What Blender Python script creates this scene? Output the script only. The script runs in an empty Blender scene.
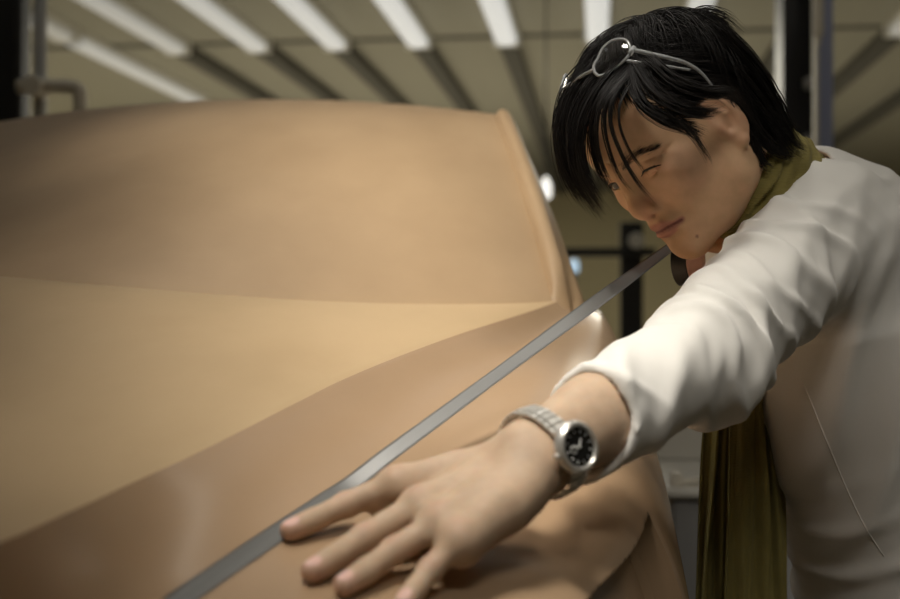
import bpy, bmesh, math, random
import numpy as np
from mathutils import Vector, Matrix

# ---------------------------------------------------------------- camera, world, key lights, exposure
SC = bpy.context.scene
COL = SC.collection
CAM_Z = 1.25
YAW = math.radians(6.92)
FPX = 1236.0
cam_d = bpy.data.cameras.new('camera')
cam = bpy.data.objects.new('camera', cam_d)
COL.objects.link(cam)
cam.location = (0, 0, CAM_Z)
cam.rotation_euler = (math.pi / 2, 0, YAW)
cam_d.sensor_width = 36.0
cam_d.lens = 36.0 * FPX / 900.0
cam_d.clip_start = 0.02
cam_d.dof.use_dof = True
cam_d.dof.focus_distance = 1.24
cam_d.dof.aperture_fstop = 4.2
cam_d.dof.aperture_blades = 0
SC.camera = cam
SC.view_settings.view_transform = 'Standard'
SC.view_settings.look = 'None'
SC.view_settings.gamma = 1.0
SC.view_settings.use_curve_mapping = False
SC.view_settings.exposure = 0.0

world = bpy.data.worlds.new('world')
SC.world = world
world.use_nodes = True
world.node_tree.nodes['Background'].inputs[0].default_value = (1.0, 0.95, 0.86, 1)
world.node_tree.nodes['Background'].inputs[1].default_value = 0.004


def area_light(name, loc, target, sx, sy, watts, color, spread=180):
    d = bpy.data.lights.new(name, 'AREA')
    d.shape = 'RECTANGLE'
    d.size, d.size_y = sx, sy
    d.energy = watts
    d.color = color
    d.spread = math.radians(spread)
    o = bpy.data.objects.new(name, d)
    COL.objects.link(o)
    o.location = loc
    o.rotation_euler = (Vector(target) - Vector(loc)).to_track_quat('-Z', 'Y').to_euler()
    return o


def spot_light(name, loc, target, watts, color, angle, blend, radius):
    d = bpy.data.lights.new(name, 'SPOT')
    d.energy = watts
    d.color = color
    d.spot_size = math.radians(angle)
    d.spot_blend = blend
    d.shadow_soft_size = radius
    o = bpy.data.objects.new(name, d)
    COL.objects.link(o)
    o.location = loc
    o.rotation_euler = (Vector(target) - Vector(loc)).to_track_quat('-Z', 'Y').to_euler()
    return o


WARM = (1.0, 0.94, 0.84)
# added unseen spots, a narrow pool of light for each stretch of the model
spot_light('hand_fill_spot', (-0.40, 0.50, 3.48), (0.035, 1.06, 1.15), 525, WARM, 18.5, 1.0, 0.36)
spot_light('windscreen_fill_spot', (-1.00, 1.15, 3.48), (-0.16, 2.16, 1.45), 430, WARM, 29, 1.0, 0.36)
spot_light('hood_fill_spot', (-0.50, 1.58, 3.48), (-0.20, 1.48, 1.10), 455, WARM, 18.5, 1.0, 0.36)
spot_light('fender_fill_spot', (-0.30, 1.60, 3.48), (0.00, 1.08, 1.15), 140, WARM, 22, 1.0, 0.36)
area_light('front_fill_light', (0.55, -0.7, 3.42), (0.36, 1.3, 1.30), 0.9, 0.3, 2.5, (1.0, 0.95, 0.86), 60)  # added soft fill on the man's chest and face, no fixture
area_light('aisle_fill_light', (0.95, 2.6, 3.45), (0.95, 2.6, 0.0), 00.14, 3.0, 6, (1.0, 0.94, 0.82))  # added unseen fill for the fender gloss and the bench
area_light('far_fill_light', (-2.2, 13.0, 3.30), (-2.2, 13.0, 0.0), 7.0, 6.0, 930, (1.0, 0.94, 0.78))  # added broad fill that lifts the far floor and ceiling
area_light('back_fill_light', (0.5, 22.0, 3.30), (0.5, 24.0, 0.0), 8.0, 2.0, 22, (1.0, 0.94, 0.78))  # added fill that brightens the back wall

# ---------------------------------------------------------------- frame helpers
_c, _s = math.cos(YAW), math.sin(YAW)
CAMV = np.array([0, 0, CAM_Z])
RIGHT = np.array([_c, _s, 0.0])
FWD = np.array([-_s, _c, 0.0])
UPV = np.array([0, 0, 1.0])


def W(px, py, d):
    """a point of the room from its place in the photograph and its distance along the view axis"""
    return CAMV + RIGHT * ((px - 450.0) / FPX * d) + UPV * ((299.5 - py) / FPX * d) + FWD * d


def PX(p):
    q = np.asarray(p) - CAMV
    d = q @ FWD
    return (450 + (q @ RIGHT) / d * FPX, 299.5 - (q @ UPV) / d * FPX, d)


def unit(v):
    v = np.asarray(v, float)
    return v / np.linalg.norm(v)


# ---------------------------------------------------------------- object helpers
def tag(o, label=None, cat=None, group=None, kind=None):
    if label: o['label'] = label
    if cat: o['category'] = cat
    if group: o['group'] = group
    if kind: o['kind'] = kind
    return o


def empty(name, loc, label, cat, group=None):
    o = bpy.data.objects.new(name, None)
    o.empty_display_size = 0.05
    COL.objects.link(o)
    o.location = tuple(loc)
    return tag(o, label, cat, group)


def link_mesh(name, me, mat, parent=None, smooth=True):
    if mat is not None:
        for m in (mat if isinstance(mat, (list, tuple)) else [mat]):
            me.materials.append(m)
    o = bpy.data.objects.new(name, me)
    COL.objects.link(o)
    if smooth:
        me.shade_smooth()
    if parent is not None:
        o.parent = parent
        o.matrix_parent_inverse = Matrix.Translation(-Vector(world_loc(parent)))
    return o


def world_loc(o):
    v = Vector(o.location)
    if o.parent is not None and o.parent.type == 'EMPTY':
        pass
    return v if o.type == 'EMPTY' else Vector((0, 0, 0))


def np_mesh(name, V, F, mat=None, parent=None, smooth=True):
    me = bpy.data.meshes.new(name)
    V = np.asarray(V, np.float32)
    F = np.asarray(F, np.int32)
    n, k = len(F), F.shape[1]
    me.vertices.add(len(V))
    me.vertices.foreach_set('co', V.ravel())
    me.loops.add(n * k)
    me.loops.foreach_set('vertex_index', F.ravel())
    me.polygons.add(n)
    me.polygons.foreach_set('loop_start', np.arange(0, n * k, k, dtype=np.int32))
    me.update(calc_edges=True)
    me.validate()
    return link_mesh(name, me, mat, parent, smooth)


class MB:
    """collects shapes into one bmesh"""
    def __init__(s):
        s.bm = bmesh.new()

    def box(s, lo, hi, bevel=0.0):
        lo, hi = np.minimum(lo, hi), np.maximum(lo, hi)
        m = Matrix.Translation(Vector((lo + hi) / 2)) @ Matrix.Diagonal(Vector(list(hi - lo) + [1]))
        r = bmesh.ops.create_cube(s.bm, size=1.0, matrix=m)
        if bevel > 0:
            es = list({e for v in r['verts'] for e in v.link_edges})
            bmesh.ops.bevel(s.bm, geom=es, offset=bevel, segments=2, affect='EDGES', profile=0.5)
        return s

    def tube(s, pts, rad, n=12, cap=True, flat=None):
        """swept tube, rad scalar or list; flat=(normal, ratio) squashes the section along a direction"""
        pts = [np.asarray(p, float) for p in pts]
        rad = [rad] * len(pts) if np.isscalar(rad) else rad
        rings = []
        t0 = unit(pts[1] - pts[0])
        ref = np.array([0, 0, 1.0]) if abs(t0[2]) < 0.9 else np.array([1.0, 0, 0])
        a = unit(np.cross(t0, ref))
        for i, p in enumerate(pts):
            t = unit(pts[min(i + 1, len(pts) - 1)] - pts[max(i - 1, 0)])
            a = unit(a - t * (a @ t))
            b = np.cross(t, a)
            ring = []
            for k in range(n):
                w = 2 * math.pi * k / n
                off = (a * math.cos(w) + b * math.sin(w)) * rad[i]
                if flat is not None:
                    nn = unit(flat[0])
                    off = off - nn * (off @ nn) * (1 - flat[1])
                ring.append(s.bm.verts.new(p + off))
            rings.append(ring)
        for i in range(len(rings) - 1):
            for k in range(n):
                s.bm.faces.new((rings[i][k], rings[i][(k + 1) % n], rings[i + 1][(k + 1) % n], rings[i + 1][k]))
        if cap:
            s.bm.faces.new(rings[0][::-1])
            s.bm.faces.new(rings[-1])
        return s

    def lathe(s, origin, axis, prof, n=40):
        """profile of (radius, height) turned about an axis; closed to the axis where the radius is zero"""
        ax = unit(axis)
        ref = np.array([0, 0, 1.0]) if abs(ax[2]) < 0.9 else np.array([1.0, 0, 0])
        a = unit(np.cross(ax, ref)); b = np.cross(ax, a)
        o = np.asarray(origin, float)
        rings = []
        for r, h in prof:
            if r < 1e-7:
                rings.append([s.bm.verts.new(o + ax * h)])
            else:
                rings.append([s.bm.verts.new(o + ax * h + (a * math.cos(2 * math.pi * k / n) + b * math.sin(2 * math.pi * k / n)) * r) for k in range(n)])
        for r0, r1 in zip(rings[:-1], rings[1:]):
            for k in range(n):
                q = (k + 1) % n
                if len(r0) == 1 and len(r1) == 1: continue
                if len(r0) == 1: s.bm.faces.new((r0[0], r1[k], r1[q]))
                elif len(r1) == 1: s.bm.faces.new((r0[k], r1[0], r0[q]))
                else: s.bm.faces.new((r0[k], r1[k], r1[q], r0[q]))
        return s

    def build(s, name, mat, parent=None, smooth=False):
        bmesh.ops.recalc_face_normals(s.bm, faces=s.bm.faces[:])
        me = bpy.data.meshes.new(name)
        s.bm.to_mesh(me)
        s.bm.free()
        return link_mesh(name, me, mat, parent, smooth)


def grid_faces(nu, nv, wrap_v=False, base=0):
    i, j = np.meshgrid(np.arange(nu - 1), np.arange(nv if wrap_v else nv - 1), indexing='ij')
    j2 = (j + 1) % nv
    f = np.stack([i * nv + j, (i + 1) * nv + j, (i + 1) * nv + j2, i * nv + j2], -1).reshape(-1, 4)
    return f + base


def auto_smooth(o, deg=35):
    me = o.data
    me.shade_smooth()
    me.set_sharp_from_angle(angle=math.radians(deg))
    return o


def pchip(xs, ys, x):
    xs = np.asarray(xs, float); ys = np.asarray(ys, float); x = np.asarray(x, float)
    h = np.diff(xs); d = np.diff(ys) / h
    m = np.zeros_like(ys)
    for i in range(1, len(xs) - 1):
        if d[i - 1] * d[i] > 0:
            w1, w2 = 2 * h[i] + h[i - 1], h[i] + 2 * h[i - 1]
            m[i] = (w1 + w2) / (w1 / d[i - 1] + w2 / d[i])
    m[0], m[-1] = d[0], d[-1]
    k = np.clip(np.searchsorted(xs, x) - 1, 0, len(xs) - 2)
    t = np.clip((x - xs[k]) / h[k], 0, 1)
    return ((2 * t**3 - 3 * t**2 + 1) * ys[k] + (t**3 - 2 * t**2 + t) * h[k] * m[k]
            + (-2 * t**3 + 3 * t**2) * ys[k + 1] + (t**3 - t**2) * h[k] * m[k + 1])


def catmull(P, n, closed=False):
    """n points along a centripetal-ish Catmull-Rom curve through P"""
    P = np.asarray(P, float)
    m = len(P)
    ext = np.vstack([P[0] * 2 - P[1], P, P[-1] * 2 - P[-2]])
    t = np.linspace(0, m - 1, n)
    k = np.clip(t.astype(int), 0, m - 2)
    u = (t - k)[:, None]
    a, b, c, d = ext[k], ext[k + 1], ext[k + 2], ext[k + 3]
    return 0.5 * (2 * b + (c - a) * u + (2 * a - 5 * b + 4 * c - d) * u**2 + (-a + 3 * b - 3 * c + d) * u**3)


def sstep(a, b, x):
    t = np.clip((x - a) / (b - a), 0, 1)
    return t * t * (3 - 2 * t)


# ---------------------------------------------------------------- signed-distance modelling: skin and cloth grow as one surface
def smin(a, b, k):
    h = np.maximum(k - np.abs(a - b), 0) / k
    return np.minimum(a, b) - h * h * k * 0.25


def smax(a, b, k):
    return -smin(-a, -b, k)


def s_ell(p, c, r):
    q = p - np.asarray(c, np.float32)
    r = np.asarray(r, np.float32)
    k0 = np.sqrt(((q / r) ** 2).sum(1))
    k1 = np.sqrt(((q / (r * r)) ** 2).sum(1)) + 1e-9
    return k0 * (k0 - 1.0) / k1


def s_sph(p, c, r):
    q = p - np.asarray(c, np.float32)
    return np.sqrt((q * q).sum(1)) - r


def s_cap(p, a, b, ra, rb=None):
    rb = ra if rb is None else rb
    a = np.asarray(a, np.float32); b = np.asarray(b, np.float32)
    ba = b - a
    q = p - a
    t = np.clip((q @ ba) / float(ba @ ba), 0, 1)
    e = q - t[:, None] * ba
    return np.sqrt((e * e).sum(1)) - (ra + (rb - ra) * t)


def s_chain(p, pts, rads, k=0.0):
    d = None
    for i in range(len(pts) - 1):
        e = s_cap(p, pts[i], pts[i + 1], rads[i], rads[i + 1])
        d = e if d is None else (np.minimum(d, e) if k == 0 else smin(d, e, k))
    return d


def sdf_mesh(f, lo, hi, h, block=8, margin=1.6):
    """naive surface nets over a sparse set of blocks around the surface of f"""
    lo = np.asarray(lo, float); hi = np.asarray(hi, float)
    nb = np.maximum(np.ceil((hi - lo) / (h * block)).astype(int), 1)
    n = nb * block + 1
    H = h * block
    ctr = np.stack(np.meshgrid(*[np.arange(b) for b in nb], indexing='ij'), -1).reshape(-1, 3)
    cd = f((lo + (ctr + 0.5) * H).astype(np.float32))
    near = np.abs(cd) < H * 0.87 * margin + 2 * h
    vol = np.empty(tuple(n), np.float32)
    sgn = np.where(cd > 0, 1.0, -1.0).reshape(tuple(nb)).astype(np.float32)
    big = np.repeat(np.repeat(np.repeat(sgn, block, 0), block, 1), block, 2)
    vol[:-1, :-1, :-1] = big
    vol[-1, :, :] = 1; vol[:, -1, :] = 1; vol[:, :, -1] = 1
    loc = np.stack(np.meshgrid(*[np.arange(block + 1)] * 3, indexing='ij'), -1).reshape(-1, 3)
    act = ctr[near]
    mask = np.zeros(tuple(n), bool)
    for ch in range(0, len(act), 4000):
        idx = (act[ch:ch + 4000, None, :] * block + loc[None]).reshape(-1, 3)
        mask[idx[:, 0], idx[:, 1], idx[:, 2]] = True
    ids = np.argwhere(mask)
    for ch in range(0, len(ids), 400000):
        q = ids[ch:ch + 400000]
        vol[q[:, 0], q[:, 1], q[:, 2]] = f((lo + q * h).astype(np.float32))
    neg = vol < 0
    # cells with a sign change
    c = np.zeros(tuple(n - 1), np.int8)
    for dx in (0, 1):
        for dy in (0, 1):
            for dz in (0, 1):
                c += neg[dx:n[0] - 1 + dx, dy:n[1] - 1 + dy, dz:n[2] - 1 + dz]
    cells = np.argwhere((c > 0) & (c < 8))
    vid = np.full(tuple(n - 1), -1, np.int32)
    vid[cells[:, 0], cells[:, 1], cells[:, 2]] = np.arange(len(cells))
    acc = np.zeros((len(cells), 3)); cnt = np.zeros(len(cells))
    corners = [(0, 0, 0), (1, 0, 0), (0, 1, 0), (1, 1, 0), (0, 0, 1), (1, 0, 1), (0, 1, 1), (1, 1, 1)]
    for i, a in enumerate(corners):
        for b in corners[i + 1:]:
            if sum(abs(x - y) for x, y in zip(a, b)) != 1: continue
            va = vol[cells[:, 0] + a[0], cells[:, 1] + a[1], cells[:, 2] + a[2]]
            vb = vol[cells[:, 0] + b[0], cells[:, 1] + b[1], cells[:, 2] + b[2]]
            m = (va < 0) != (vb < 0)
            t = np.where(m, va / np.where(m, va - vb, 1), 0)
            pa = np.array(a, float); pb = np.array(b, float)
            acc += m[:, None] * (pa + t[:, None] * (pb - pa)); cnt += m
    V = lo + (cells + acc / cnt[:, None]) * h
    quads = []
    for ax in range(3):
        sl0 = [slice(None)] * 3; sl1 = [slice(None)] * 3
        sl0[ax] = slice(0, -1); sl1[ax] = slice(1, None)
        e = np.argwhere(neg[tuple(sl0)] != neg[tuple(sl1)])
        o1, o2 = (ax + 1) % 3, (ax + 2) % 3
        ok = (e[:, o1] > 0) & (e[:, o2] > 0) & (e[:, o1] < n[o1] - 1) & (e[:, o2] < n[o2] - 1)
        e = e[ok]
        s = neg[e[:, 0], e[:, 1], e[:, 2]]
        def at(da, db):
            q = e.copy(); q[:, o1] -= da; q[:, o2] -= db
            return vid[q[:, 0], q[:, 1], q[:, 2]]
        A, B, C_, D = at(1, 1), at(0, 1), at(0, 0), at(1, 0)
        quads.append(np.where(s[:, None], np.stack([A, B, C_, D], 1), np.stack([D, C_, B, A], 1)))
    Q = np.vstack(quads)
    Q = Q[(Q >= 0).all(1)]
    return V, Q


def relax(V, Q, it=2, lam=0.5):
    """Laplacian smoothing that takes the voxel steps off"""
    n = len(V)
    e = np.vstack([Q[:, [0, 1]], Q[:, [1, 2]], Q[:, [2, 3]], Q[:, [3, 0]]])
    cnt = np.bincount(e.ravel(), minlength=n)[:, None] + 1e-9
    for _ in range(it):
        s = np.zeros_like(V)
        for k in range(3):
            s[:, k] = np.bincount(e[:, 0], V[e[:, 1], k], n) + np.bincount(e[:, 1], V[e[:, 0], k], n)
        V = V + (s / cnt - V) * lam
    return V


# ---------------------------------------------------------------- materials
def new_mat(name, base=(0.5, 0.5, 0.5), rough=0.5, metal=0.0, **kw):
    m = bpy.data.materials.new(name)
    m.use_nodes = True
    b = m.node_tree.nodes['Principled BSDF']
    b.inputs['Base Color'].default_value = (*base, 1)
    b.inputs['Roughness'].default_value = rough
    b.inputs['Metallic'].default_value = metal
    for k, v in kw.items():
        b.inputs[k.replace('_', ' ')].default_value = v
    return m


def node(m, kind, **props):
    n = m.node_tree.nodes.new(kind)
    for k, v in props.items():
        setattr(n, k, v)
    return n


def lk(m, a, b):
    m.node_tree.links.new(a, b)


def bsdf(m):
    return m.node_tree.nodes['Principled BSDF']


def mottle(m, c1, c2, scale, detail=4, lo=0.35, hi=0.65, stretch=(1, 1, 1)):
    tc = node(m, 'ShaderNodeTexCoord')
    mp = node(m, 'ShaderNodeMapping'); mp.inputs['Scale'].default_value = stretch
    nz = node(m, 'ShaderNodeTexNoise'); nz.inputs['Scale'].default_value = scale; nz.inputs['Detail'].default_value = detail
    rp = node(m, 'ShaderNodeValToRGB')
    rp.color_ramp.elements[0].position = lo; rp.color_ramp.elements[1].position = hi
    rp.color_ramp.elements[0].color = (*c1, 1); rp.color_ramp.elements[1].color = (*c2, 1)
    lk(m, tc.outputs['Object'], mp.inputs['Vector']); lk(m, mp.outputs['Vector'], nz.inputs['Vector'])
    lk(m, nz.outputs['Fac'], rp.inputs['Fac']); lk(m, rp.outputs['Color'], bsdf(m).inputs['Base Color'])
    return tc, mp, nz


def bump(m, scale, strength, dist, stretch=(1, 1, 1), detail=3, kind='NOISE'):
    tc = node(m, 'ShaderNodeTexCoord')
    mp = node(m, 'ShaderNodeMapping'); mp.inputs['Scale'].default_value = stretch
    nz = node(m, 'ShaderNodeTexNoise'); nz.inputs['Scale'].default_value = scale; nz.inputs['Detail'].default_value = detail
    bp = node(m, 'ShaderNodeBump'); bp.inputs['Strength'].default_value = strength; bp.inputs['Distance'].default_value = dist
    lk(m, tc.outputs['Object'], mp.inputs['Vector']); lk(m, mp.outputs['Vector'], nz.inputs['Vector'])
    lk(m, nz.outputs['Fac'], bp.inputs['Height']); lk(m, bp.outputs['Normal'], bsdf(m).inputs['Normal'])


M = {}
def clay(name, c1, c2, rough, spec):
    m = new_mat(name, c1, rough)
    bsdf(m).inputs['Specular IOR Level'].default_value = spec
    mottle(m, c1, c2, 5.5, 6, 0.3, 0.7, (1, 0.5, 1))
    bump(m, 60, 0.12, 0.002, (1, 0.25, 1))
    return m


# three clay tones: paler on the hood, darker, redder and glossier on the fender
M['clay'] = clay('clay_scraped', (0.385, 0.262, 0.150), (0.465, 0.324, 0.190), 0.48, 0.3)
M['clay_pale'] = clay('clay_pale', (0.425, 0.302, 0.168), (0.505, 0.366, 0.212), 0.50, 0.3)
M['clay_glossy'] = clay('clay_glossy', (0.350, 0.236, 0.142), (0.430, 0.294, 0.182), 0.27, 0.5)
M['tape'] = new_mat('tape', (0.15, 0.15, 0.146), 0.32)
M['tape_black'] = new_mat('tape_black', (0.012, 0.012, 0.014), 0.4)
M['tape_core'] = new_mat('tape_core', (0.75, 0.52, 0.46), 0.7)
M['ceiling'] = new_mat('ceiling_paint', (0.36, 0.34, 0.27), 0.85)
M['ceiling_dark'] = new_mat('ceiling_track', (0.10, 0.095, 0.08), 0.8)
M['wall'] = new_mat('wall_paint', (0.55, 0.48, 0.30), 0.85)
M['floor'] = new_mat('floor_vinyl', (0.22, 0.21, 0.19), 0.5)
mottle(M['floor'], (0.20, 0.19, 0.17), (0.25, 0.24, 0.215), 3)
M['platform'] = new_mat('platform', (0.30, 0.30, 0.30), 0.5)
M['black'] = new_mat('black_paint', (0.012, 0.012, 0.014), 0.5)
M['grey_metal'] = new_mat('grey_metal', (0.42, 0.41, 0.39), 0.45, 0.1)
M['blue_grey'] = new_mat('blue_grey_paint', (0.34, 0.38, 0.58), 0.45)
M['cream_metal'] = new_mat('cream_metal', (0.75, 0.70, 0.60), 0.5)
M['white_paint'] = new_mat('white_paint', (0.72, 0.70, 0.64), 0.5)
M['dark_grey'] = new_mat('dark_grey', (0.05, 0.05, 0.052), 0.5)


def emit(name, col, strength):
    m = new_mat(name, (0.8, 0.8, 0.8), 0.5)
    bsdf(m).inputs['Emission Color'].default_value = (*col, 1)
    bsdf(m).inputs['Emission Strength'].default_value = strength
    return m


M['tube'] = emit('lit_tube', (0.86, 0.87, 0.86), 0.62)
M['lamp_white'] = emit('lamp_white', (1.0, 0.97, 0.90), 1.1)
M['lamp_blue'] = emit('lamp_blue', (0.55, 0.80, 1.0), 0.7)
# ---------------------------------------------------------------- the room
X0, X1, Y0, Y1, ZC = -9.0, 7.0, -3.0, 26.0, CAM_Z + 2.28
for nm, lo, hi, mt in (
    ('floor', (X0 - .2, Y0 - .2, -0.2), (X1 + .2, Y1 + .2, 0.0), 'floor'),
    ('ceiling', (X0 - .2, Y0 - .2, ZC), (X1 + .2, Y1 + .2, ZC + 0.2), 'ceiling'),
    ('wall_back', (X0 - .2, Y1, 0.0), (X1 + .2, Y1 + .2, ZC), 'wall'),
    ('wall_front', (X0 - .2, Y0 - .2, 0.0), (X1 + .2, Y0, ZC), 'wall'),
    ('wall_left', (X0 - .2, Y0, 0.0), (X0, Y1, ZC), 'wall'),
    ('wall_right', (X1, Y0, 0.0), (X1 + .2, Y1, ZC), 'wall')):
    o = MB().box(np.array(lo), np.array(hi)).build(nm, M[mt])
    tag(o, kind='structure')
# the seam that crosses the ceiling where the lamp row ends
tag(MB().box(np.array((X0, 10.62, ZC - 0.012)), np.array((X1, 10.72, ZC))).build('trim_1', M['ceiling_dark']), kind='structure')
# ---------------------------------------------------------------- the clay car model on its plate
plate = empty('surface_plate', (-0.7, 2.4, 0), 'low dark grey plate on the floor that carries the clay car model', 'platform')
MB().box(np.array((-1.60, 0.15, 0.0)), np.array((0.145, 4.6, 0.12)), 0.01).build('plate_top', M['platform'], plate)

XC = -0.70
car = empty('clay_car_model', (XC, 2.4, 0.12), 'full size tan clay car model with a smooth hood, recessed windscreen and rounded fender', 'car model')

def ridge(px, front, back):
    """a line along the body, picked up where the photograph shows it, as (Y, X, z) rows"""
    rows = list(front)
    for q in px:
        w = W(*q); rows.append((w[1], w[0], w[2] - CAM_Z))
    return rows + list(back)


tA = ridge([(28, 531, .68), (113, 492, .80), (187, 458, .91), (300, 401, 1.08), (340, 381, 1.15), (440, 341, 1.39), (540, 308, 1.68)],
           [(.36, -.45, -.15)], [(1.86, -.045, .004), (4.1, -.09, .0), (4.4, -.16, -.03)])
tB = ridge([(180, 599, .775), (230, 566, .83), (280, 532, .885), (330, 497, .955), (380, 461, 1.035), (430, 425, 1.13), (470, 396, 1.23), (500, 376, 1.33), (545, 347, 1.52)],
           [(.36, -.40, -.235), (.60, -.325, -.208)], [(1.86, -.012, -.016), (4.1, -.06, -.03), (4.4, -.13, -.07)])
tC = [(.36, -.27, -.25), (.60, -.21, -.228), (.78, -.125, -.203), (.90, -.05, -.195), (1.194, -.04, -.108), (1.47, .0, -.085), (1.86, .012, -.034), (4.1, -.03, -.05), (4.4, -.11, -.10)]
tD = [(.36, -.20, -.31), (.60, -.12, -.28), (.78, -.03, -.27), (.90, .010, -.245), (1.05, .035, -.205), (1.194, .042, -.17), (1.47, .055, -.155), (1.86, .035, -.09), (4.1, .0, -.11), (4.4, -.09, -.18)]
tE = [(.36, -.15, -.46), (.60, -.05, -.42), (.78, .035, -.42), (.90, .062, -.38), (1.194, .092, -.34), (1.47, .092, -.32), (1.86, .085, -.27), (4.1, .06, -.28), (4.4, -.04, -.33)]
tF = [(.36, -.16, -.68), (.60, -.05, -.66), (.9, .07, -.66), (1.47, .09, -.66), (4.1, .08, -.66), (4.4, -.04, -.66)]
tG = [(.36, -.25, -.97), (.60, -.12, -.97), (.9, .02, -.97), (1.47, .06, -.97), (4.1, .02, -.97), (4.4, -.12, -.97)]
tZ = [(.36, 0, -.125), (.57, 0, -.098), (.87, 0, -.072), (1.38, 0, .027), (1.9, 0, .04), (4.1, 0, .03), (4.4, 0, -.01)]   # crown of the hood


def tab(t, Y):
    t = np.array(t)
    return pchip(t[:, 0], t[:, 1], Y), pchip(t[:, 0], t[:, 2], Y)


def body_section(Y):
    A, B, C_, D, E, F, G = [np.array(tab(t, Y)) for t in (tA, tB, tC, tD, tE, tF, tG)]
    zc = tab(tZ, Y)[1]
    uA = A[0] - XC
    u = np.linspace(0, 1, 44)
    top = np.stack([XC + uA * u, zc + (A[1] - zc) * (0.55 * u + 0.45 * u**2)], 1)
    v = np.linspace(0, 1, 16)[1:]
    fac = A + (B - A) * v[:, None]
    fac[:, 1] -= 0.006 * np.sin(np.pi * v) * np.clip((Y - .4) * 3, 0, 1)
    low = catmull([B, C_, D, E, F, G], 150)[1:]
    low[:, 0] = np.maximum.accumulate(low[:, 0] - np.linspace(0, .0, len(low))) if False else low[:, 0]
    return np.vstack([top, fac, low])


def hood_z(x, y):
    sec = body_section(y)
    u = min(abs(x - XC), sec[43, 0] - XC)
    return float(np.interp(u, sec[:44, 0] - XC, sec[:44, 1]))


YS = np.concatenate([np.linspace(.36, .70, 36)[:-1], np.linspace(.70, 1.95, 190), np.linspace(1.95, 4.4, 60)[1:]])
secs = np.array([body_section(y) for y in YS])               # (n, m, 2)
n_s, n_m = secs.shape[:2]
P = np.zeros((n_s, n_m, 3))
P[:, :, 0] = secs[:, :, 0]
P[:, :, 1] = YS[:, None]
P[:, :, 2] = secs[:, :, 1] + CAM_Z
# soften along the length, then cut the pocket below the fender edge
tv = np.gradient(P, axis=1); tu = np.gradient(P, axis=0)
N = np.cross(tu, tv); N /= np.linalg.norm(N, axis=2)[:, :, None] + 1e-9
N *= np.sign(N[:, :, 2:3] + 1e-6) * np.where(np.arange(n_m)[None, :, None] < 120, 1, 1)
zr = P[:, :, 2] - CAM_Z
yy = P[:, :, 1]
edge = np.interp(yy, [.36, .60, .78, .90, 1.0, 1.08, 1.13], [-.285, -.262, -.235, -.217, -.207, -.198, -.190])
inside = sstep(0.0, 0.012, edge - zr) * sstep(0.0, 0.012, 1.125 - yy) * (np.arange(n_m)[None, :] > 66)
inside *= sstep(-.62, -.56, zr)
P[:, :, 0] -= inside * 0.034
lipband = np.exp(-((edge + 0.012 - zr) / 0.012) ** 2) * sstep(0.02, 0.08, 1.12 - yy) * (np.arange(n_m)[None, :] > 66)
P[:, :, 2] += lipband * 0.002
# round off both ends
for k in range(4):
    s = 1 - 0.03 * (1 - k / 4) ** 2
    for r in (k, n_s - 1 - k):
        P[r, :, 0] = XC + (P[r, :, 0] - XC) * s
L = P.copy(); L[:, :, 0] = 2 * XC - L[:, :, 0]
full = np.concatenate([L[:, ::-1][:, :-1], P], axis=1)
nf = full.shape[1]
V = full.reshape(-1, 3)
F = grid_faces(n_s, nf)
caps = []
body = np_mesh('bodywork', V, F, None, car)
bm = bmesh.new(); bm.from_mesh(body.data); bm.verts.ensure_lookup_table()
bm.faces.new([bm.verts[j] for j in range(nf)])
bm.faces.new([bm.verts[(n_s - 1) * nf + j] for j in range(nf)][::-1])
bm.faces.new([bm.verts[i * nf] for i in range(n_s)][::-1] + [bm.verts[i * nf + nf - 1] for i in range(n_s)])
bmesh.ops.recalc_face_normals(bm, faces=bm.faces[:])
bm.to_mesh(body.data); bm.free()
body.data.materials.append(M['clay_pale']); body.data.materials.append(M['clay_glossy'])
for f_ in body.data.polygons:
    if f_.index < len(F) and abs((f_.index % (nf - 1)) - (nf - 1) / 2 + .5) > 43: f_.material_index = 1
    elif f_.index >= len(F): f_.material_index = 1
auto_smooth(body, 24)


# ---- greenhouse: windscreen panel, pillars with raised rims, roof, rear screen
def ws_point(u, t):
    """u across (half width in metres at the cowl), t 0 cowl .. 1 roof edge"""
    s = u / 0.635
    yb = 1.38 + 0.375 * s**2; zb = hood_z(XC + u, yb) - 0.002
    ur = u * 0.498 / 0.635
    yr = 2.34 - 0.01 * s**2; zr_ = 0.396 - 0.155 * ur**2
    bow = 0.020 * math.sin(math.pi * t)
    return np.array([XC + u + (ur - u) * t, yb + (yr - yb) * t - bow * 0.5, zb + (zr_ - zb) * t + bow])


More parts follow.
